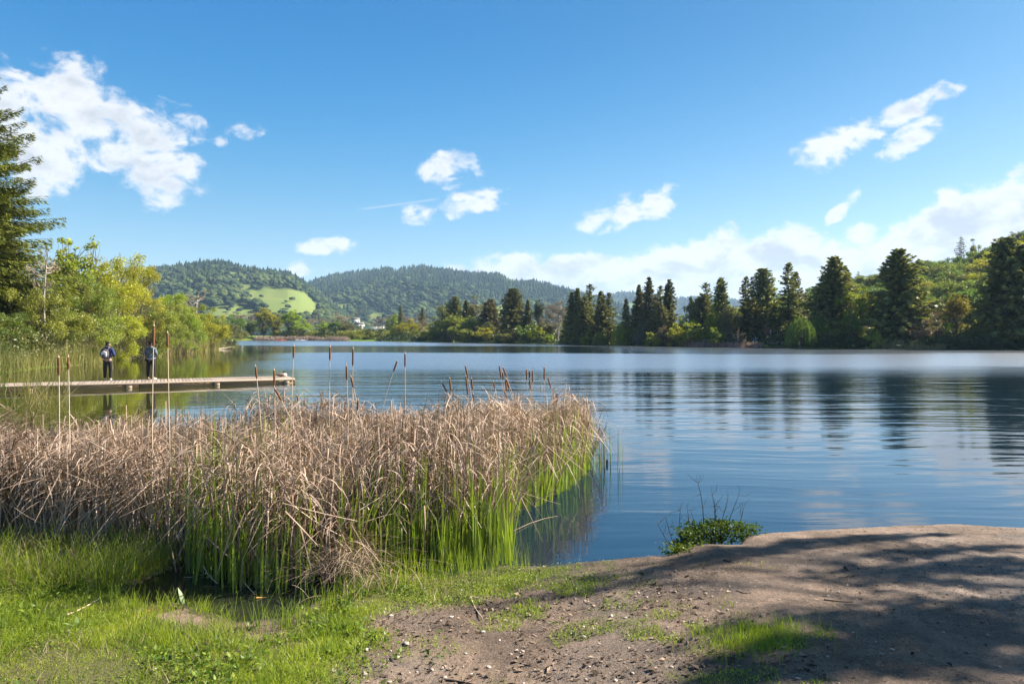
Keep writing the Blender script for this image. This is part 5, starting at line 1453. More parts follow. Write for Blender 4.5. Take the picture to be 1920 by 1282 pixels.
branchy('driftwood_log', [(*p0, .08), ((p0[0] + p1[0]) / 2, (p0[1] + p1[1]) / 2, .16), (*p1, .06)], .10, 'driftwood', 'pale exposed roots on the shore between the two people', 'log', 14, .9, 4)
p0, p1 = PX(1330 - 290, 646.2), PX(1062, 646.2)
branchy('driftwood_log', [(*p0, .1), (*p1, .2)], .16, 'driftwood', 'pale log lying at the waterline by the yellow green shore shrub', 'log', 2, 1.0, 5)

# ------------------------------------------------------------------ the dock
M['deck_wood'] = plain_mat('deck_wood', (.27, .21, .165), .85, .22, 9, .002, .2, obj_rand=.16, stretch=(9, 1, 1))
M['beam_wood'] = plain_mat('beam_wood', (.26, .175, .095), .85, .30, 5, .003, .2, obj_rand=.12, stretch=(1, 6, 8))
M['block_wood'] = plain_mat('block_wood', (.34, .25, .165), .85, .2, 8, .003, .2, obj_rand=.1)
M['float_dark'] = plain_mat('float_dark', (.035, .032, .03), .6, .2, 6)
DK = (-9.98, 31.3); DA = math.atan2(4.2, 8.02)
dock = empty('dock', (DK[0], DK[1], 0), DA + math.pi, 'long low wooden dock reaching out from the left', 'dock')
# local x runs from the free end back to the shore, local -y is away from the viewer
DW, DL = 2.25, 15.6
pm = MB().box(-.068, .068, -DW, 0.0, 0, .036, 0, .004).mesh('plank', [M['deck_wood']])
r_ = np.random.default_rng(606)
i = 0; xx = .075
while xx < DL:
    p_ = link('plank', pm, dock, (xx, r_.normal(0, .006), .186 + r_.normal(0, .0012))); p_.rotation_euler = (0, 0, r_.normal(0, .002))
    xx += .144
fm = MB()
edge = MB().box(-.02, DL, -.004, .034, .155, .224, 0, .004).mesh('edge_board', [M['deck_wood']])
link('edge_board', edge, dock, (0, .008, 0))
seg = 3.1
for k_ in range(5):
    x0 = .05 + k_ * seg
    for zz0, zz1, rec in ((.085, .150, -.02), (.0, .080, -.03)):
        link('side_beam', MB().box(x0, x0 + seg - .02, rec - .05, rec, zz0 - (.2 if zz0 == 0 else 0), zz1, 0, .006).mesh('side_beam', [M['beam_wood']]), dock)
    link('side_beam', MB().box(x0, x0 + seg - .02, -DW, -DW + .05, -.2, .15, 0, .006).mesh('side_beam', [M['beam_wood']]), dock)
for bx in (.22, 3.15, 6.5, 9.9):
    link('cleat_block', MB().box(bx, bx + .22, -.02, .03, -.05, .152, 0, .01).mesh('cleat_block', [M['block_wood']]), dock)
for k_ in range(6):
    link('dock_float', MB().box(.4 + k_ * 2.6, 1.7 + k_ * 2.6, -DW + .25, -.25, -.25, .12, 0, .03).mesh('dock_float', [M['float_dark']]), dock)
link('end_beam', MB().box(-.04, .0, -DW + .05, -.05, .02, .17, 0, .006).mesh('end_beam', [M['beam_wood']]), dock)

# ------------------------------------------------------------------ people
def skin_part(name, pts, edges, mat, parent, root=0, sub=2):
    """one smooth continuous surface grown round a skeleton; pts = (x, y, z, radius)"""
    me = bpy.data.meshes.new(name)
    me.from_pydata([p_[:3] for p_ in pts], edges, [])
    o = link(name, me, parent)
    o.modifiers.new('skin', 'SKIN')
    for i, p_ in enumerate(pts):
        sv = me.skin_vertices[0].data[i]
        rr = p_[3]; rr = rr if isinstance(rr, tuple) else (rr, rr)
        sv.radius = rr; sv.use_root = (i == root)
    sb = o.modifiers.new('smooth', 'SUBSURF'); sb.levels = sub; sb.render_levels = sub
    me.materials.append(mat)
    return o

M['skin'] = plain_mat('skin', (.38, .22, .15), .6, .08, 20)
M['hair'] = plain_mat('hair', (.012, .010, .009), .6, .3, 60)
M['navy_cloth'] = plain_mat('navy_cloth', (.018, .035, .10), .85, .25, 14, .006)
M['black_cloth'] = plain_mat('black_cloth', (.014, .014, .016), .85, .3, 12, .006)
M['shoe'] = plain_mat('shoe', (.42, .40, .40), .6, .15, 30)
M['dark_shoe'] = plain_mat('dark_shoe', (.09, .085, .085), .6, .15, 30)
M['pale_pack'] = plain_mat('pale_pack', (.58, .56, .53), .7, .1, 20)
M['plum_pack'] = plain_mat('plum_pack', (.07, .05, .06), .7, .2, 20)
M['slate_pack'] = plain_mat('slate_pack', (.06, .065, .085), .7, .2, 20)
M['eye'] = plain_mat('eye', (.03, .02, .015), .3, 0)
m_, t = new_mat('mottled_cloth')
tc = t.n('ShaderNodeTexCoord').outputs['Object']
a_ = t.noise(tc, 11, 3, .6); b_ = t.noise(t.mapping(tc, (1, 1, 1), (3, 3, 3)), 16, 3, .6)
c = t.mix(t.smooth(a_, .46, .56), (.035, .05, .06), (.10, .13, .14))
c = t.mix(t.smooth(b_, .58, .66), c, (.40, .42, .42))
p = t.n('ShaderNodeBsdfPrincipled'); t.put(p.inputs['Base Color'], c); p.inputs['Roughness'].default_value = .85
out(t, p.outputs[0]); M['mottled_cloth'] = m_

def figure(loc, rz, label, coat, H=1.70, trousers='black_cloth', shoes=('shoe', 'shoe'), head_turn=0.0, fat=1.0, stance=.115):
    """a standing person with bent arms, hands together in front"""
    t_ = empty('person', loc, rz, label, 'person')
    s_ = H / 1.70; t_.scale = (s_, s_, s_)
    P, E = [], []
    def v(x, y, z, r, link_to=None):
        P.append((x, y, z, r)); 
        if link_to is not None: E.append((link_to, len(P) - 1))
        return len(P) - 1
    pel = v(0, 0, .93, (.125, .10)); sp = v(0, .0, 1.08, (.115, .09), pel); ch = v(0, -.01, 1.27, (.14, .105), sp); up = v(0, .0, 1.39, (.085, .07), ch)
    nk = v(0, .015, 1.46, .052, up); hd = v(0, .03, 1.535, (.072, .085), nk); hc = v(0, .03, 1.60, (.078, .092), hd); v(0, .02, 1.665, (.05, .06), hc)
    nose = v(math.sin(head_turn) * .11, .03 + .095 * math.cos(head_turn), 1.55, .014, hd)
    for sx in (-1, 1):
        v(sx * .085, .02, 1.56, .016, hd)
        hip = v(sx * .085, 0, .86, .085, pel); kn = v(sx * (stance - .005), .02, .49, .055, hip); an = v(sx * stance, -.01, .09, .038, kn); v(sx * (stance + .02), .12, .035, .034, an)
        sh = v(sx * .175, 0, 1.36, .058, up); el = v(sx * .265, -.03, 1.10, .042, sh); wr = v(sx * .12, .20, 1.06, .028, el); pa = v(sx * .085, .265, 1.065, (.036, .022), wr)
        for f_ in range(4):
            a1 = v(sx * (.085 - .02 * f_ + .02), .315 + .004 * f_, 1.085 - .012 * f_, .0095, pa)
            v(sx * (.06 - .02 * f_ + .015), .335 - .004 * (f_ == 3), 1.072 - .012 * f_, .0085, a1)
        th = v(sx * .055, .265, 1.095, .0105, pa); v(sx * .035, .29, 1.105, .0095, th)
    skin_part('body', P, E, M['skin'], t_)
    # jacket
    P2 = [(0, 0, .90, (.155 * fat, .125)), (0, .0, 1.08, (.155 * fat, .125)), (0, -.01, 1.25, (.17 * fat, .13)), (0, .0, 1.385, (.12, .09)), (0, .01, 1.44, (.066, .066))]
    E2 = [(0, 1), (1, 2), (2, 3), (3, 4)]
    for sx in (-1, 1):
        b0 = len(P2)
        P2 += [(sx * .175, 0, 1.36, .082), (sx * .27, -.03, 1.11, .066), (sx * .135, .18, 1.06, .045)]
        E2 += [(3, b0), (b0, b0 + 1), (b0 + 1, b0 + 2)]
    skin_part('jacket', P2, E2, M[coat], t_)
    # hood lying on the back of the neck
    skin_part('hood', [(-.085, -.05, 1.42, .045), (0, -.085, 1.43, .058), (.085, -.05, 1.42, .045)], [(0, 1), (1, 2)], M[coat], t_, 1)
    P3 = [(0, 0, .92, (.145 * fat, .115))]; E3 = []
    for sx in (-1, 1):
        b0 = len(P3)
        P3 += [(sx * .092, 0, .82, .105), (sx * (stance + .002), .02, .48, .078), (sx * stance, -.005, .20, .066), (sx * stance, -.005, .10, .050)]
        E3 += [(0, b0), (b0, b0 + 1), (b0 + 1, b0 + 2), (b0 + 2, b0 + 3)]
    skin_part('trousers', P3, E3, M[trousers], t_)
    for sx, sm_ in zip((-1, 1), shoes):
        skin_part('shoe', [(sx * stance, -.055, .045, .045), (sx * (stance + .012), .06, .042, .048), (sx * (stance + .03), .17, .034, .034)], [(0, 1), (1, 2)], M[sm_], t_)
    hb = skin_part('hair', [(0, -.02, 1.53, (.066, .050)), (0, .0, 1.585, (.081, .084)), (0, .015, 1.64, (.072, .080))], [(0, 1), (1, 2)], M['hair'], t_, 1)
    for sx in (-1, 1):
        e_ = MB(); e_.tube([(0, 0, 0), (0, .008, 0), (0, .011, 0)], [.010, .009, .003], 8)
        link('eye', e_.mesh('eye', [M['eye']], smooth=True), t_, (sx * .032 + .09 * math.sin(head_turn), .03 + .083 * math.cos(head_turn), 1.585))
    return t_
x, y = XD(202, 29.6)
f1 = figure((x, y, .222), math.radians(6), 'person in a navy jacket and black trousers wearing a pack on the dock', 'navy_cloth', 1.70, head_turn=-.6)
x2, y2 = XD(283, 30.25)
figure((x2, y2, .222), math.radians(-4), 'person in a mottled grey jacket standing on the dock, hands in front', 'mottled_cloth', 1.71, shoes=('dark_shoe', 'shoe'), fat=1.12, stance=.135)
# the backpack and the belt bag, each a thing of its own
bp = empty('backpack', (x, y, .222), math.radians(6), 'pale grey and plum backpack on the back of the navy jacketed person', 'backpack')
def soft_box(cx, cy, cz, sx, sy, sz, mats, seed=0, rings=7):
    """a stuffed bag: rounded superellipse rings"""
    V, n = [], 14
    for i in range(rings):
        f = -1 + 2 * i / (rings - 1); k_ = (1 - abs(f) ** 3.2) ** .5 * .96 + .04
        for j in range(n):
            a = 2 * math.pi * j / n; c_, s2 = math.cos(a), math.sin(a)
            e = (abs(c_) ** 3 + abs(s2) ** 3) ** (-1 / 3)
            V.append((cx + sx * k_ * c_ * e, cy + sy * k_ * s2 * e, cz + sz * f))
    Q = [(i * n + j, i * n + (j + 1) % n, (i + 1) * n + (j + 1) % n, (i + 1) * n + j) for i in range(rings - 1) for j in range(n)]
    b_ = MB(); b_.add(V, [np.array(Q), np.arange(n)[None, ::-1], (np.arange(n) + (rings - 1) * n)[None]])
    return b_
bx_ = -.03
link('pack_body', soft_box(bx_, -.185, 1.16, .155, .085, .235, 0).mesh('pack_body', [M['plum_pack']], smooth=True), bp)
link('pack_panel', soft_box(bx_, -.262, 1.15, .118, .03, .15, 0).mesh('pack_panel', [M['pale_pack']], smooth=True), bp)
link('front_pocket', soft_box(bx_, -.285, 1.075, .092, .045, .085, 0).mesh('front_pocket', [M['slate_pack']], smooth=True), bp)
for sx in (-1, 1):
    s_ = MB(); s_.tube([(bx_ + sx * .085, -.13, 1.36), (sx * .11, -.05, 1.445), (sx * .125, .07, 1.41), (sx * .13, .12, 1.27), (sx * .15, .06, 1.08), (sx * .13, -.12, .98)], .018, 6)
    link('shoulder_strap', s_.mesh('shoulder_strap', [M['plum_pack']], smooth=True), bp)
wb = empty('waist_bag', (x2, y2, .222), math.radians(-4), 'dark belt bag with a pale blue band on the hip of the mottled jacket', 'bag')
link('bag_body', soft_box(-.13, -.11, .87, .085, .055, .06, 0).mesh('bag_body', [M['black_cloth']], smooth=True), wb)
M['blue_band'] = plain_mat('blue_band', (.20, .26, .45), .7, .2, 20)
b_ = MB(); a_ = np.linspace(0, 2 * math.pi, 25)
b_.tube(np.stack([.188 * np.cos(a_), .155 * np.sin(a_), .925 + .035 * np.cos(a_)], -1), .020, 6, cap=False)
link('belt', b_.mesh('belt', [M['blue_band']], smooth=True), wb)

# ------------------------------------------------------------------ the resting goose
M['goose_brown'] = plain_mat('goose_brown', (.26, .185, .125), .9, .35, 26, .004, .1)
M['goose_dark'] = plain_mat('goose_dark', (.012, .011, .010), .8, .2, 30)
M['goose_pale'] = plain_mat('goose_pale', (.62, .54, .46), .9, .15, 30)
def loft(rings, n=14):
    V = []
    for (cx, cy, cz, ry, rz) in rings:
        for j in range(n):
            a = 2 * math.pi * j / n
            V.append((cx, cy + ry * math.cos(a), cz + rz * math.sin(a)))
    m2 = len(rings)
    Q = [(i * n + j, i * n + (j + 1) % n, (i + 1) * n + (j + 1) % n, (i + 1) * n + j) for i in range(m2 - 1) for j in range(n)]
    return V, Q, n, m2
gx, gy = XD(528, 32.4)
goose = empty('goose', (gx, gy, .222), 0.1, 'resting goose with its head tucked back, near the dock end', 'goose')
V, Q, n, m2 = loft([(-.30, 0, .085, .012, .008), (-.25, 0, .08, .045, .022), (-.18, 0, .08, .085, .05), (-.08, 0, .085, .125, .08), (.03, 0, .09, .14, .092), (.12, 0, .092, .125, .092), (.19, 0, .09, .095, .08), (.235, 0, .088, .05, .05), (.25, 0, .087, .01, .012)])
b_ = MB(); b_.add(V, [np.array(Q), np.arange(n)[None, ::-1], (np.arange(n) + (m2 - 1) * n)[None]])
me = b_.mesh('body', [M['goose_brown'], M['goose_dark'], M['goose_pale']], smooth=True)
for p_ in me.polygons:
    cx = p_.center.x
    p_.material_index = 1 if cx < -.22 else 2 if cx > .15 or (cx < -.1 and p_.center.z < .06) else 0
link('body', me, goose)
for sy in (-1, 1):
    V, Q, n, m2 = loft([(-.24, 0, .105, .01, .008), (-.16, 0, .115, .03, .028), (-.03, 0, .115, .04, .05), (.09, 0, .11, .03, .045), (.14, 0, .105, .008, .01)], 10)
    b_ = MB(); b_.add(np.array(V) + np.array([0, sy * .105, 0]), np.array(Q)); link('wing', b_.mesh('wing', [M['goose_brown']], smooth=True), goose)
b_ = MB(); b_.tube([(.15, 0, .11), (.165, .0, .17), (.135, .015, .215), (.09, .03, .215), (.05, .05, .195)], [.048, .04, .034, .036, .022], 9)
link('neck', b_.mesh('neck', [M['goose_dark']], smooth=True), goose)
b_ = MB(); b_.tube([(.055, .05, .197), (.03, .06, .188), (.005, .068, .178)], [.016, .012, .005], 7)
link('bill', b_.mesh('bill', [M['goose_dark']], smooth=True), goose)

# ------------------------------------------------------------------ kayaks far off
M['hull_dark'] = plain_mat('hull_dark', (.05, .07, .08), .5, .1)
M['hull_orange'] = plain_mat('hull_orange', (.70, .12, .03), .5, .1)
M['hull_white'] = plain_mat('hull_white', (.70, .72, .75), .5, .1)
M['vest_white'] = plain_mat('vest_white', (.75, .72, .68), .8, .1)
M['vest_red'] = plain_mat('vest_red', (.60, .10, .05), .8, .1)
for (px, d, hm, vm, lab, L, seats) in ((508, 262, 'hull_dark', 'vest_white', 'dark kayak with two pale figures, leftmost on the far water', 5.4, (-.8, .9)), (527, 260, 'hull_orange', 'vest_red', 'orange kayak in the middle of the three on the far water', 4.6, (0,)), (564.5, 258, 'hull_white', 'vest_red', 'white kayak, rightmost on the far water', 4.6, (0,))):
    x, y = XD(px, d)
    kx = empty('kayak', (x, y, 0), .12, lab, 'kayak', 'kayaks on the far water')
    V, Q, n, m2 = loft([(L * f, 0, .12 + .30 * abs(2 * f) ** 4, max(.02, .36 * (1 - abs(2 * f) ** 2.2)), max(.02, .22 * (1 - abs(2 * f) ** 2.6))) for f in np.linspace(-.5, .5, 11)], 10)
    b_ = MB(); b_.add(V, np.array(Q)); link('hull', b_.mesh('hull', [M[hm]], smooth=True), kx)
    b_ = MB(); b_.tube([(.25, -1.1, .45), (.25, 0, .75), (.25, 1.1, 1.05)], .03, 5); link('paddle', b_.mesh('paddle', [M['black_cloth']]), kx)
    for s_ in seats:
        pr = empty('person', (x + s_ * math.cos(.12), y + s_ * math.sin(.12), .1), .12 - 1.57, 'seated paddler in the ' + lab.split(' kayak')[0] + ' kayak' + ('' if len(seats) == 1 else ', front seat' if s_ > 0 else ', rear seat'), 'person')
        skin_part('body', [(0, 0, .15, .14), (0, 0, .45, .15), (0, 0, .62, .07), (0, .02, .74, .10), (.2, 0, .55, .06), (.28, .22, .38, .05), (.12, .42, .5, .045), (-.2, 0, .55, .06), (-.28, .22, .38, .05), (-.12, .42, .5, .045), (.12, .5, .2, .08), (-.12, .5, .2, .08)],
                  [(0, 1), (1, 2), (2, 3), (2, 4), (4, 5), (5, 6), (2, 7), (7, 8), (8, 9), (0, 10), (0, 11)], M['skin'], pr, 0, 1)
        skin_part('vest', [(0, 0, .2, .17), (0, 0, .45, .18), (0, 0, .58, .1)], [(0, 1), (1, 2)], M[vm], pr, 0, 1)

# ------------------------------------------------------------------ buildings and cars round the lake
M['white_wall'] = plain_mat('white_wall', (.74, .72, .70), .8, .06, 2)
M['cream_wall'] = plain_mat('cream_wall', (.62, .55, .46), .8, .06, 2)
M['brown_wall'] = plain_mat('brown_wall', (.15, .065, .04), .85, .2, 3)
M['sunlit_wall'] = plain_mat('sunlit_wall', (.55, .33, .25), .85, .1, 3)  # peach colour stands for sun on the brown building's wall
M['grey_roof'] = plain_mat('grey_roof', (.16, .15, .15), .85, .15, 3)
M['brown_roof'] = plain_mat('brown_roof', (.09, .065, .05), .85, .15, 3)
M['window_glass'] = plain_mat('window_glass', (.05, .06, .075), .12, 0, 3, 0, .6)
M['frame_white'] = plain_mat('frame_white', (.75, .75, .74), .6, .05)
def house(name, label, x, y, z, rz, W, D, H, roof_h, wm, rm, wins, door=None):
    t_ = empty(name, (x, y, z), rz, label, 'building')
    link('wall', MB().box(-W / 2, W / 2, -D / 2, D / 2, -1, H).mesh('wall', [M[wm]]), t_)
    o_ = .4
    b_ = MB()
    if roof_h > .6:
        V = [(-W / 2 - o_, -D / 2 - o_, H), (W / 2 + o_, -D / 2 - o_, H), (W / 2 + o_, D / 2 + o_, H), (-W / 2 - o_, D / 2 + o_, H), (-W / 2 - o_, 0, H + roof_h), (W / 2 + o_, 0, H + roof_h)]
        b_.add([(a, b, c + .01) for a, b, c in V], [np.array([(0, 1, 5, 4), (2, 3, 4, 5), (3, 2, 1, 0)]), np.array([(1, 2, 5), (3, 0, 4)])])
    else:
        b_.box(-W / 2 - o_, W / 2 + o_, -D / 2 - o_, D / 2 + o_, H + .005, H + roof_h)
    link('roof', b_.mesh('roof', [M[rm]]), t_)
    for (wx_, wz_, ww_, wh_) in wins:
        f = link('window', MB().box(wx_ - ww_ / 2 - .08, wx_ + ww_ / 2 + .08, -D / 2 - .06, -D / 2 - .003, wz_ - wh_ / 2 - .08, wz_ + wh_ / 2 + .08).mesh('window', [M['frame_white']]), t_)
        link('pane', MB().box(wx_ - ww_ / 2, wx_ + ww_ / 2, -D / 2 - .075, -D / 2 - .055, wz_ - wh_ / 2, wz_ + wh_ / 2).mesh('pane', [M['window_glass']]), f)
    if door is not None:
        dr = link('door', MB().box(door - .5, door + .5, -D / 2 - .05, -D / 2 - .003, 0, 2.1).mesh('door', [M['brown_roof']]), t_)
        link('handle', MB().box(door + .36, door + .42, -D / 2 - .11, -D / 2 - .052, .95, 1.1).mesh('handle', [M['frame_white']]), dr)
    return t_
x, y = XD(706, 330); house('long_building', 'long low white building among the bare trees on the far left shore', x, y, ZD(612, 330) - 4.2, -.06, 11.5, 6, 3.9, .35, 'white_wall', 'white_wall', [(-4, 2.2, 1.2, 1.1), (-1, 2.2, 1.2, 1.1), (2, 2.2, 1.2, 1.1)], 4.6)
x, y = XD(647, 480); house('pale_house', 'small pale gabled house left of the long white building', x, y, ZD(606, 480) - 5.0, 1.4, 7, 6, 3.2, 2.0, 'cream_wall', 'grey_roof', [(-1.6, 1.7, 1.2, 1.2), (1.6, 1.7, 1.2, 1.2)], 0)
x, y = XD(667, 560); house('pale_house', 'upper pale house on the slope above the long white building', x, y, ZD(596, 560) - 5.0, .3, 6, 5, 3.4, 1.6, 'cream_wall', 'grey_roof', [(-2.5, 1.8, 1.3, 1.2), (2.5, 1.8, 1.3, 1.2)], 0)
x, y = XD(674, 520); house('cream_house', 'cream house with a grey roof right of the upper pale house', x, y, ZD(604, 520) - 5.0, -.2, 6, 5, 3.2, 1.8, 'cream_wall', 'grey_roof', [(-2.2, 1.8, 1.3, 1.2), (2.2, 1.8, 1.3, 1.2)], 0)
x, y = XD(1500, 126); house('park_building', 'low brown park building half hidden by the dark weeping willows', x, y, land_at(x, y), -.33, 12.5, 6, 2.6, 1.0, 'brown_wall', 'brown_roof', [(-4.6, 1.75, 1.1, .7), (-1.6, 1.75, 1.1, .7), (.4, 1.75, 1.1, .7), (3.4, 1.75, 1.1, .7)], -3.1)
x, y = XD(1557, 118.5); house('lit_wall_block', 'peach block for the sunlit wall of the brown building at the foot of the broad fir', x, y, land_at(x, y), .5, 1.5, 1.5, 2.1, .35, 'sunlit_wall', 'brown_roof', [(.3, 1.4, .4, .5)], -.2)  # separate block, sunlight on the wall put into its colour

M['car_white'] = plain_mat('car_white', (.75, .75, .75), .3, .03, 3, 0, .5)
M['car_slate'] = plain_mat('car_slate', (.16, .22, .32), .3, .03, 3, 0, .5)
M['car_blue'] = plain_mat('car_blue', (.10, .22, .40), .3, .03, 3, 0, .5)
M['car_silver'] = plain_mat('car_silver', (.50, .51, .53), .3, .03, 3, 0, .5, .4)
M['tyre'] = plain_mat('tyre', (.02, .02, .02), .8, .1)
M['tail_red'] = plain_mat('tail_red', (.5, .02, .02), .4, 0)
def car(px, d, rz, mat, label):
    x, y = XD(px, d)
    t_ = empty('parked_car', (x, y, land_at(x, y)), rz, label, 'car', 'cars parked behind the right shore')
    V, Q, n, m2 = loft([(-2.15, 0, .62, .70, .22), (-2.05, 0, .62, .82, .30), (-1.0, 0, .60, .86, .34), (.6, 0, .60, .86, .34), (1.7, 0, .57, .82, .28), (2.1, 0, .55, .66, .18)], 12)
    b_ = MB(); b_.add(V, [np.array(Q), np.arange(n)[None, ::-1], (np.arange(n) + (m2 - 1) * n)[None]]); link('body', b_.mesh('body', [M[mat]], smooth=True), t_)
    V, Q, n, m2 = loft([(-1.75, 0, .90, .60, .05), (-1.25, 0, 1.12, .62, .30), (-.3, 0, 1.16, .66, .34), (.3, 0, 1.12, .64, .32), (1.05, 0, .88, .62, .05)], 12)
    b_ = MB(); b_.add(V, [np.array(Q), np.arange(n)[None, ::-1], (np.arange(n) + (m2 - 1) * n)[None]]); cb = link('cabin', b_.mesh('cabin', [M['window_glass']], smooth=True), t_)
    link('car_roof', MB().box(-1.2, .25, -.48, .48, 1.40, 1.49, 0, .05).mesh('car_roof', [M[mat]]), t_)
    for wx_ in (-1.3, 1.3):
        for sy in (-1, 1):
            b_ = MB(); b_.tube([(wx_, sy * .64, .32), (wx_, sy * .86, .32)], .32, 14); w_ = link('wheel', b_.mesh('wheel', [M['tyre']]), t_)
            b_ = MB(); b_.tube([(wx_, sy * .84, .32), (wx_, sy * .875, .32)], .18, 10); link('rim', b_.mesh('rim', [M['car_silver']]), w_)
    for sy in (-1, 1):
        link('tail_light', MB().box(-2.19, -2.08, sy * .5 - .13, sy * .5 + .13, .66, .82).mesh('tail_light', [M['tail_red']]), t_)
        link('headlight', MB().box(2.0, 2.10, sy * .5 - .13, sy * .5 + .13, .55, .68).mesh('headlight', [M['frame_white']]), t_)
car(1113, 157, .3, 'car_white', 'white car seen behind the bright round shrub on the right shore')
car(1206, 144, -.1, 'car_slate', 'slate blue car with a red tail light beside the pale cedar')
car(1256, 140, .2, 'car_blue', 'blue car showing behind the brownish thin shrub')
car(1324, 134, .1, 'car_silver', 'silver car parked left of the little poplar')

M['bin_teal'] = plain_mat('bin_teal', (.025, .10, .13), .6, .1)
x, y = XD(1415, 123)
bn = empty('litter_bin', (x, y, land_at(x, y)), .2, 'dark teal bin on the lawn under the black fir', 'bin')
link('bin_body', MB().box(-.42, .42, -.38, .38, .06, 1.15, 0, .05).mesh('bin_body', [M['bin_teal']]), bn)
link('bin_lid', MB().box(-.46, .46, -.42, .42, 1.155, 1.25, 0, .06).mesh('bin_lid', [M['bin_teal']]), bn)
for sx in (-1, 1): link('foot', MB().box(sx * .3 - .06, sx * .3 + .06, -.3, .3, -.05, .058).mesh('foot', [M['tyre']]), bn)
M['teal_cloth'] = plain_mat('teal_cloth', (.10, .33, .36), .85, .1)
M['red_cloth'] = plain_mat('red_cloth', (.45, .10, .07), .85, .1)
M['pale_cloth'] = plain_mat('pale_cloth', (.62, .58, .54), .85, .1)
for px, d, ct, lab in ((1364, 130, 'teal_cloth', 'distant person in a teal top left of the russet tree'), (1354, 131, 'red_cloth', 'distant person in a red top just right of the little poplar'), (1418, 124.5, 'pale_cloth', 'distant person in a pale top behind the teal bin')):
    x, y = XD(px, d); figure((x, y, land_at(x, y)), 2.0, lab, ct, 1.68)
# a pale bench and a rail on the right shore
M['rail_wood'] = plain_mat('rail_wood', (.45, .38, .30), .85, .15, 5)
x, y = XD(1724, 109.5)
bc = empty('park_bench', (x, y, land_at(x, y)), -.1, 'pale bench under the wide brownish shrub on the right shore', 'bench')
link('seat', MB().box(-.9, .9, -.2, .2, .42, .48, 0, .01).mesh('seat', [M['rail_wood']]), bc)
link('backrest', MB().box(-.9, .9, .2, .25, .55, .9, 0, .01).mesh('backrest', [M['rail_wood']]), bc)
for sx in (-.75, .75): link('leg', MB().box(sx - .05, sx + .05, -.18, .24, -.05, .418).mesh('leg', [M['rail_wood']]), bc)
x, y = XD(1468, 120)
fn = empty('rail_fence', (x, y, land_at(x, y)), -.33, 'low pale rail along the path left of the dark weeping willows', 'fence')
for sx in (-2.6, -.9, .9, 2.6): link('post', MB().box(sx - .06, sx + .06, -.06, .06, -.1, .8, 0, .01).mesh('post', [M['rail_wood']]), fn)
for zz in (.35, .68): link('rail', MB().box(-2.7, 2.7, -.10, -.063, zz, zz + .1).mesh('rail', [M['rail_wood']]), fn)

# ------------------------------------------------------------------ small things on the bank
r_ = np.random.default_rng(707)
# the low shrub at the drop to the water
M['shrub_leaf'] = leaf_mat('shrub_leaf', (.03, .065, .012), (.14, .19, .025), .35, .1, .015)
sx_, sy_ = 1.95, 6.42
sh = empty('low_shrub', (sx_, sy_, .15), 0, 'low leafy shrub with bare twigs on the edge of the earth bank', 'shrub')
P, A, B, T, SZ = [], [], [], [], []
for (qx, qy, k_, hgt_) in ((-.44, -.17, 330, .13), (-.30, .02, 600, .22), (-.16, .12, 620, .24), (.0, .20, 650, .25), (.14, .25, 520, .23), (.30, .30, 420, .19), (-.36, -.08, 240, .12), (.42, .32, 260, .17)):
    p_ = np.stack([qx + r_.normal(0, .060, k_), qy + r_.normal(0, .055, k_), hgt_ * r_.random(k_) ** .8 + .01], -1)
    P.append(p_); A.append(unit(rand_dirs(k_, r_) + np.array([0, 0, .2]))); T.append(np.clip(r_.normal(.30 if qx > -.36 else .7, .2, k_), 0, 1)); SZ.append(r_.uniform(.018, .042, k_))
P = np.concatenate(P); A = np.concatenate(A); B = unit(np.cross(A, rand_dirs(len(P), r_))); SZ = np.concatenate(SZ)
V, F = kites(P, A, B, SZ, SZ * .55)
link('leaves', mesh('leaves', V, F, M['shrub_leaf'], np.repeat(np.concatenate(T), 4)), sh)
b_ = MB()
for (qx, qy, tx_, tz_) in ((-.10, .16, -.15, .62), (-.03, .2, .0, .50), (.03, .22, .03, .42), (.10, .26, .28, .48), (.08, .24, .16, .42), (-.20, .08, -.27, .38), (-.32, .0, -.36, .40), (-.40, -.1, -.52, .36), (-.42, -.12, -.60, .30), (.2, .3, .34, .34), (-.26, .06, -.22, .30)):
    p0 = np.array([qx, qy, 0]); p1 = np.array([tx_, qy + .03, tz_])
    lp = limb(p0, p1, r_, .06, 5, 0); b_.tube(lp, np.linspace(.006, .0018, 5), 5)
    for j in range(7):
        s0 = lp[r_.integers(1, 5)]; e = s0 + unit(rand_dirs(1, r_)[0] * np.array([1, .6, .6]) + np.array([0, 0, .6])) * r_.uniform(.05, .15)
        b_.tube(limb(s0, e, r_, .1, 3), [.0026, .0018, .001], 3)
link('twigs', b_.mesh('twigs', [M['dark_bark']], smooth=True), sh)
# dock weed leaves at the inlet
M['dock_leaf'] = leaf_mat('dock_leaf', (.09, .15, .03), (.26, .34, .10), .4, .1, .08)
def weed(loc, leaves, label):
    t_ = empty('broadleaf_weed', loc, 0, label, 'weed', None)
    for (az_, L, wd, ln_, cv) in leaves:
        V, F, T = ribbons(np.array([[0, 0, 0.]]), az_, ln_, L, wd, cv, None, 0, 7, r_, .7, [.12, .45, .9, 1, .95, .75, .45, .04], 0, az_ + 1.4)
        link('leaf', mesh('leaf', V, F, M['dock_leaf'], T, smooth=True), t_)
x, y = PX(345, 1115, .12)
weed((x, y, soil_z([x], [y])[0]), [(2.6, .17, .032, .25, .5), (.3, .13, .028, .4, .6), (.0, .17, .03, .75, .4), (4.2, .12, .026, .6, .7)], 'upright pale broad leaved weed at the rim of the reed inlet')
x, y = PX(145, 1145, .2)
weed((x, y, soil_z([x], [y])[0]), [(.6, .11, .03, .5, .5), (2.2, .10, .028, .6, .6), (3.6, .11, .03, .8, .5), (5, .09, .026, .7, .5)], 'broad leaved weed lying in the grass at the left')
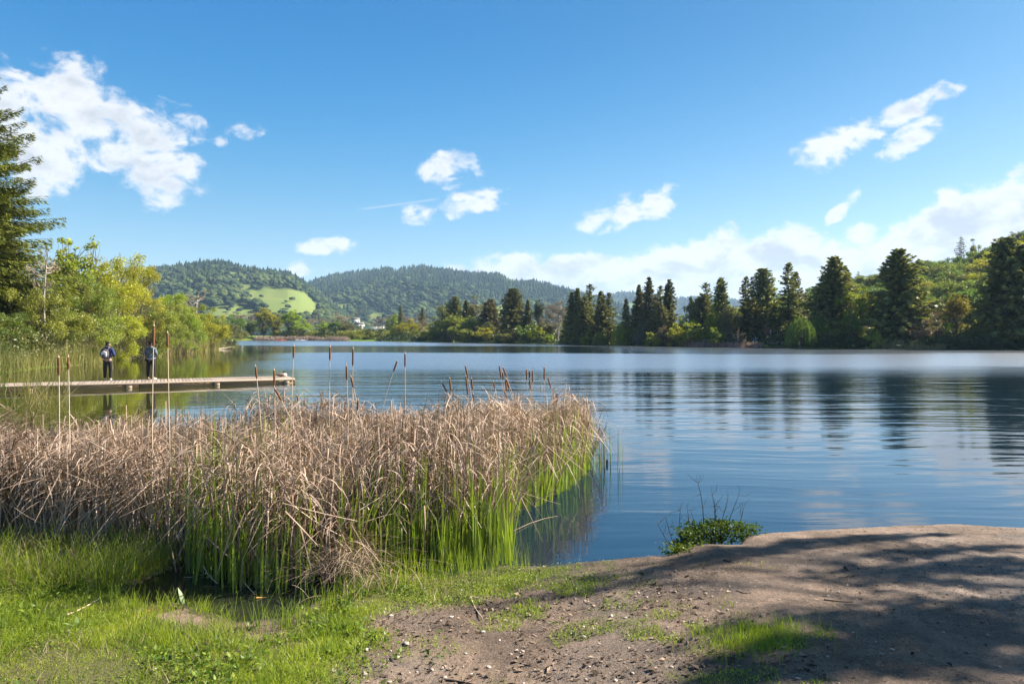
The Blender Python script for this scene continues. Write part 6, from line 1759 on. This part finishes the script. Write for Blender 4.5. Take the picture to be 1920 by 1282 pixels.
# fallen reed stalks over the inlet water
M['stalk_orange'] = plain_mat('stalk_orange', (.46, .23, .06), .7, .2, 20)
M['stalk_pale'] = plain_mat('stalk_pale', (.50, .38, .27), .8, .2, 20)
for (a, b, mt, rr, lab) in (((480, 1118), (545, 1104), 'stalk_orange', .006, 'orange rotting reed stalk lying on the inlet water'), ((380, 1072), (408, 1092), 'stalk_pale', .007, 'short brown reed stump leaning in the inlet'), ((345, 1080), (390, 1070), 'stalk_pale', .005, 'thin pale reed stalk floating level behind the weed'), ((445, 1075), (478, 1112), 'stalk_pale', .005, 'slanting pale stalk left of the orange one'), ((448, 1073), (466, 1083), 'stalk_pale', .005, 'small pale stalk end crossing the slanting one'),
                             ((125, 1128), (185, 1096), 'stalk_pale', .007, 'long straw stalk lying on the grass at the left'), ((250, 1130), (290, 1112), 'stalk_orange', .005, 'orange stalk at the left rim of the inlet'), ((882, 1110), (905, 1158), 'stalk_pale', .006, 'pale bent twig on the worn grass near the middle'), ((884, 1110), (925, 1130), 'stalk_pale', .005, 'dark short twig forking off the pale bent twig')):
    z0 = .02 if a[1] < 1119 and a[0] > 300 and a[0] < 560 else .16
    pa, pb = PX(*a, z0), PX(*b, z0)
    za, zb = max(.012, soil_z([pa[0]], [pa[1]])[0] + .012), max(.012, soil_z([pb[0]], [pb[1]])[0] + .02)
    if 'stump' in lab or 'slanting' in lab: za += .10
    q0 = np.array([*pa, za]); q1 = np.array([*pb, zb])
    b_ = MB(); b_.tube(limb([0, 0, 0], q1 - q0, r_, .04, 5, 0), np.linspace(rr, rr * .6, 5), 6)
    tag(link('fallen_stalk', b_.mesh('fallen_stalk', [M[mt]], smooth=True), loc=tuple(q0)), lab, 'stalk')
for (a, b, rr, lab) in (((830, 1236), (885, 1248), .007, 'dark rotten stick in the mud near the bottom edge'), ((1270, 1180), (1300, 1192), .004, 'short dark twig on the earth below the low shrub'), ((1545, 1165), (1600, 1172), .005, 'dark twig at the edge of the shade on the right'), ((1380, 1128), (1402, 1137), .004, 'thin dark twig above the grass patch'), ((1584, 1088), (1590, 1094), .012, 'piece of dark bark on the sunny earth'), ((1574, 1108), (1592, 1106), .004, 'thin curved twig on the sunny earth'), ((1588, 1128), (1592, 1112), .006, 'small pale curled leaf stalk on the sunny earth'), ((1357, 1055), (1372, 1061), .006, 'dark stick end below the low shrub'), ((1040, 1098), (1068, 1092), .004, 'twig at the green edge near the water')):
    pa, pb = PX(*a, .3), PX(*b, .3)
    q0 = np.array([*pa, soil_z([pa[0]], [pa[1]])[0] + rr * .8]); q1 = np.array([*pb, soil_z([pb[0]], [pb[1]])[0] + rr])
    b_ = MB(); b_.tube(limb([0, 0, 0], q1 - q0, r_, .06, 5, 0), np.linspace(rr, rr * .5, 5), 6)
    tag(link('twig', b_.mesh('twig', [M['stalk_pale' if 'pale' in lab else 'dark_bark']], smooth=True), loc=tuple(q0)), lab, 'twig')
# stones
M['stone'] = plain_mat('stone', (.42, .34, .28), .9, .2, 40, .002, .1, obj_rand=.2)
SM = []
for k_ in range(4):
    V, Q, n, m2 = loft([(-1, 0, 0, .06, .05), (-.8, 0, .02, .5, .3), (-.3, 0, .04, .72, .42), (.3, 0, .03, .68, .44), (.8, 0, .0, .45, .28), (1, 0, 0, .06, .05)], 9)
    V = np.array(V) + r_.normal(0, .07, (len(V), 3))
    b_ = MB(); b_.add(V, np.array(Q)); SM.append(b_.mesh('stone', [M['stone']], smooth=True))
STONES = [(625, 1253, 9, 'squarish pale stone at the bottom edge of the grass'), (548, 1250, 7, 'flat pale stone in the grass near the bottom'), (683, 1258, 9, 'rounded pale stone in the mud at the bottom'), (762, 1202, 9, 'pale stone below the worn grass with a dark shadow'), (810, 1252, 6, 'small stone right of the rounded pale one'), (688, 1213, 7, 'stone at the grass edge above the rounded pale one'),
          (745, 1226, 7, 'stone low between the grass and the dark stick'), (916, 1246, 8, 'pair topping pale stone near the dark fine tuft'), (905, 1181, 7, 'pale stone in the middle of the worn ground'), (846, 1155, 6, 'small round stone below the worn grass'), (884, 1261, 5, 'small stone at the bottom left of the dark tuft'), (873, 1222, 5, 'small stone above the dark stick'), (980, 1219, 6, 'small pale stone right of centre in the mud'),
          (290, 1247, 6, 'single pale pebble in the dark grass at the bottom left'), (733, 1147, 6, 'pale stone at the upper rim of the bare ground'), (1147, 1153, 7, 'pale stone on the earth left of the grass patch'), (1095, 1190, 6, 'stone in the middle of the trodden earth'), (730, 1276, 6, 'stone at the very bottom of the mud')]
for i, (px, py, s_, lab) in enumerate(STONES):
    x, y = PX(px, py, .33); x, y = PX(px, py, soil_z([x], [y])[0]); z = soil_z([x], [y])[0]
    o = link('stone', SM[i % 4], None, (x, y, z + .004)); sc_ = s_ * .75 / F_PX * y
    o.scale = (sc_, sc_, sc_ * .8); o.rotation_euler = (0, 0, r_.uniform(0, 6.28)); tag(o, lab, 'stone', 'stones on the bare earth')
x, y = inside(90, [(-1.2, 3.2), (2.8, 3.1), (2.2, 5.0), (.4, 5.3), (-.9, 4.9)], r_, lambda x, y: 1 - grass_density(x, y))
for i in range(len(x)):
    o = link('stone', SM[i % 4], None, (x[i], y[i], soil_z([x[i]], [y[i]])[0] + .002)); sc_ = r_.uniform(.005, .014)
    o.scale = (sc_, sc_, sc_ * .8); o.rotation_euler = (0, 0, r_.uniform(0, 6.28)); tag(o, 'tiny pale pebble on the bare earth ' + ('close to the worn grass at the left' if x[i] < .1 else 'between the worn grass and the fresh grass patch' if x[i] < 1.0 else 'beside the fresh grass patch at the right'), 'stone', 'stones on the bare earth')

# ------------------------------------------------------------------ the tree on the right whose shade falls on the bank
SD = np.array(SUN_DIR)
tb = MB(); P, A, SZ = [], [], []
TX, TY = 12.2, 5.6
trunk = limb((0, 0, -.2), (.3, .2, 15), r_, .02, 8, 0); tb.tube(trunk, np.linspace(.32, .07, 8), 9)
def shade_clump(px, py, rx, ry, n, t_):
    gx_, gy_ = PX(px, py, .33)
    c_ = np.array([gx_, gy_, .33]) + SD * t_ - np.array([TX, TY, 0])
    kz = np.clip(c_[2] / 15 - .05, .1, .95)
    st = np.array([np.interp(kz, np.linspace(0, 1, 8), trunk[:, q_]) for q_ in range(3)])
    lp = limb(st, c_, r_, .06, 6, .06); tb.tube(lp, np.linspace(.06, .012, 6), 5)
    # each spray hangs where its shade is thrown; the clump spreads in all three axes
    off = r_.normal(0, 1, (n, 3)) * np.array([rx, ry, .22])
    P.append(c_ + off); A.append(unit(rand_dirs(n, r_) + np.array([-.3, 0, -.3]))); SZ.append(r_.uniform(.07, .20, n))
    for j in range(8):
        tb.tube(limb(lp[4], c_ + off[j], r_, .08, 4), np.linspace(.014, .003, 4), 3)
for a_ in ((1270, 1060, .22, .06, 80, 13.5), (1360, 1035, .30, .07, 150, 13.0), (1450, 1018, .32, .08, 200, 12.6), (1540, 1012, .34, .08, 220, 12.2), (1640, 1003, .34, .07, 200, 11.5), (1720, 998, .25, .05, 110, 11.0),
           (1790, 1035, .24, .07, 130, 10.6), (1880, 1070, .36, .10, 220, 10.2), (1800, 1090, .30, .09, 150, 10.6), (1910, 1030, .25, .06, 90, 10.2), (1700, 1075, .25, .05, 50, 11),
           (1860, 1165, .30, .10, 240, 10.5), (1900, 1215, .35, .12, 260, 10.4), (1780, 1205, .26, .08, 120, 11), (1640, 1180, .24, .05, 70, 11.6), (1540, 1170, .22, .05, 50, 12), (1600, 1240, .25, .08, 150, 12), (1720, 1265, .28, .10, 200, 11.5), (1560, 1275, .22, .08, 130, 12.2), (1850, 1280, .3, .1, 180, 11),
           (300, 1262, .20, .05, 130, 18.5), (400, 1262, .22, .05, 150, 18.2), (480, 1265, .16, .04, 80, 18.0), (180, 1285, .3, .05, 130, 18.6)):
    shade_clump(*a_)
P = np.concatenate(P); A = np.concatenate(A); SZ = np.concatenate(SZ); B = unit(np.cross(A, rand_dirs(len(P), r_)))
V, F = kites(P, A, B, SZ, SZ * .55)
st_ = empty('bank_tree', (TX, TY, land_at(TX, TY)), 0, 'open branched tree off the right edge that shades the bare bank', 'tree')
link('trunk', tb.mesh('trunk', [M['bark']], smooth=True), st_)
link('crown', mesh('crown', V, F, M['leaf_dark'], np.full(len(V), .5)), st_)

# ------------------------------------------------------------------ the air between here and the hills
m_, t = new_mat('haze')
pv = t.n('ShaderNodeVolumePrincipled')
pv.inputs['Color'].default_value = (.50, .72, 1.0, 1)
pv.inputs['Density'].default_value = .00011
pv.inputs['Anisotropy'].default_value = .1
o_ = t.n('ShaderNodeOutputMaterial'); t.t.links.new(pv.outputs[0], o_.inputs['Volume'])
hz_ = link('haze', MB().box(-4450, 4450, -4450, 6200, -4, 420).mesh('haze', [m_]))
tag(hz_, 'thin blue haze over the whole valley', 'haze', kind='stuff')
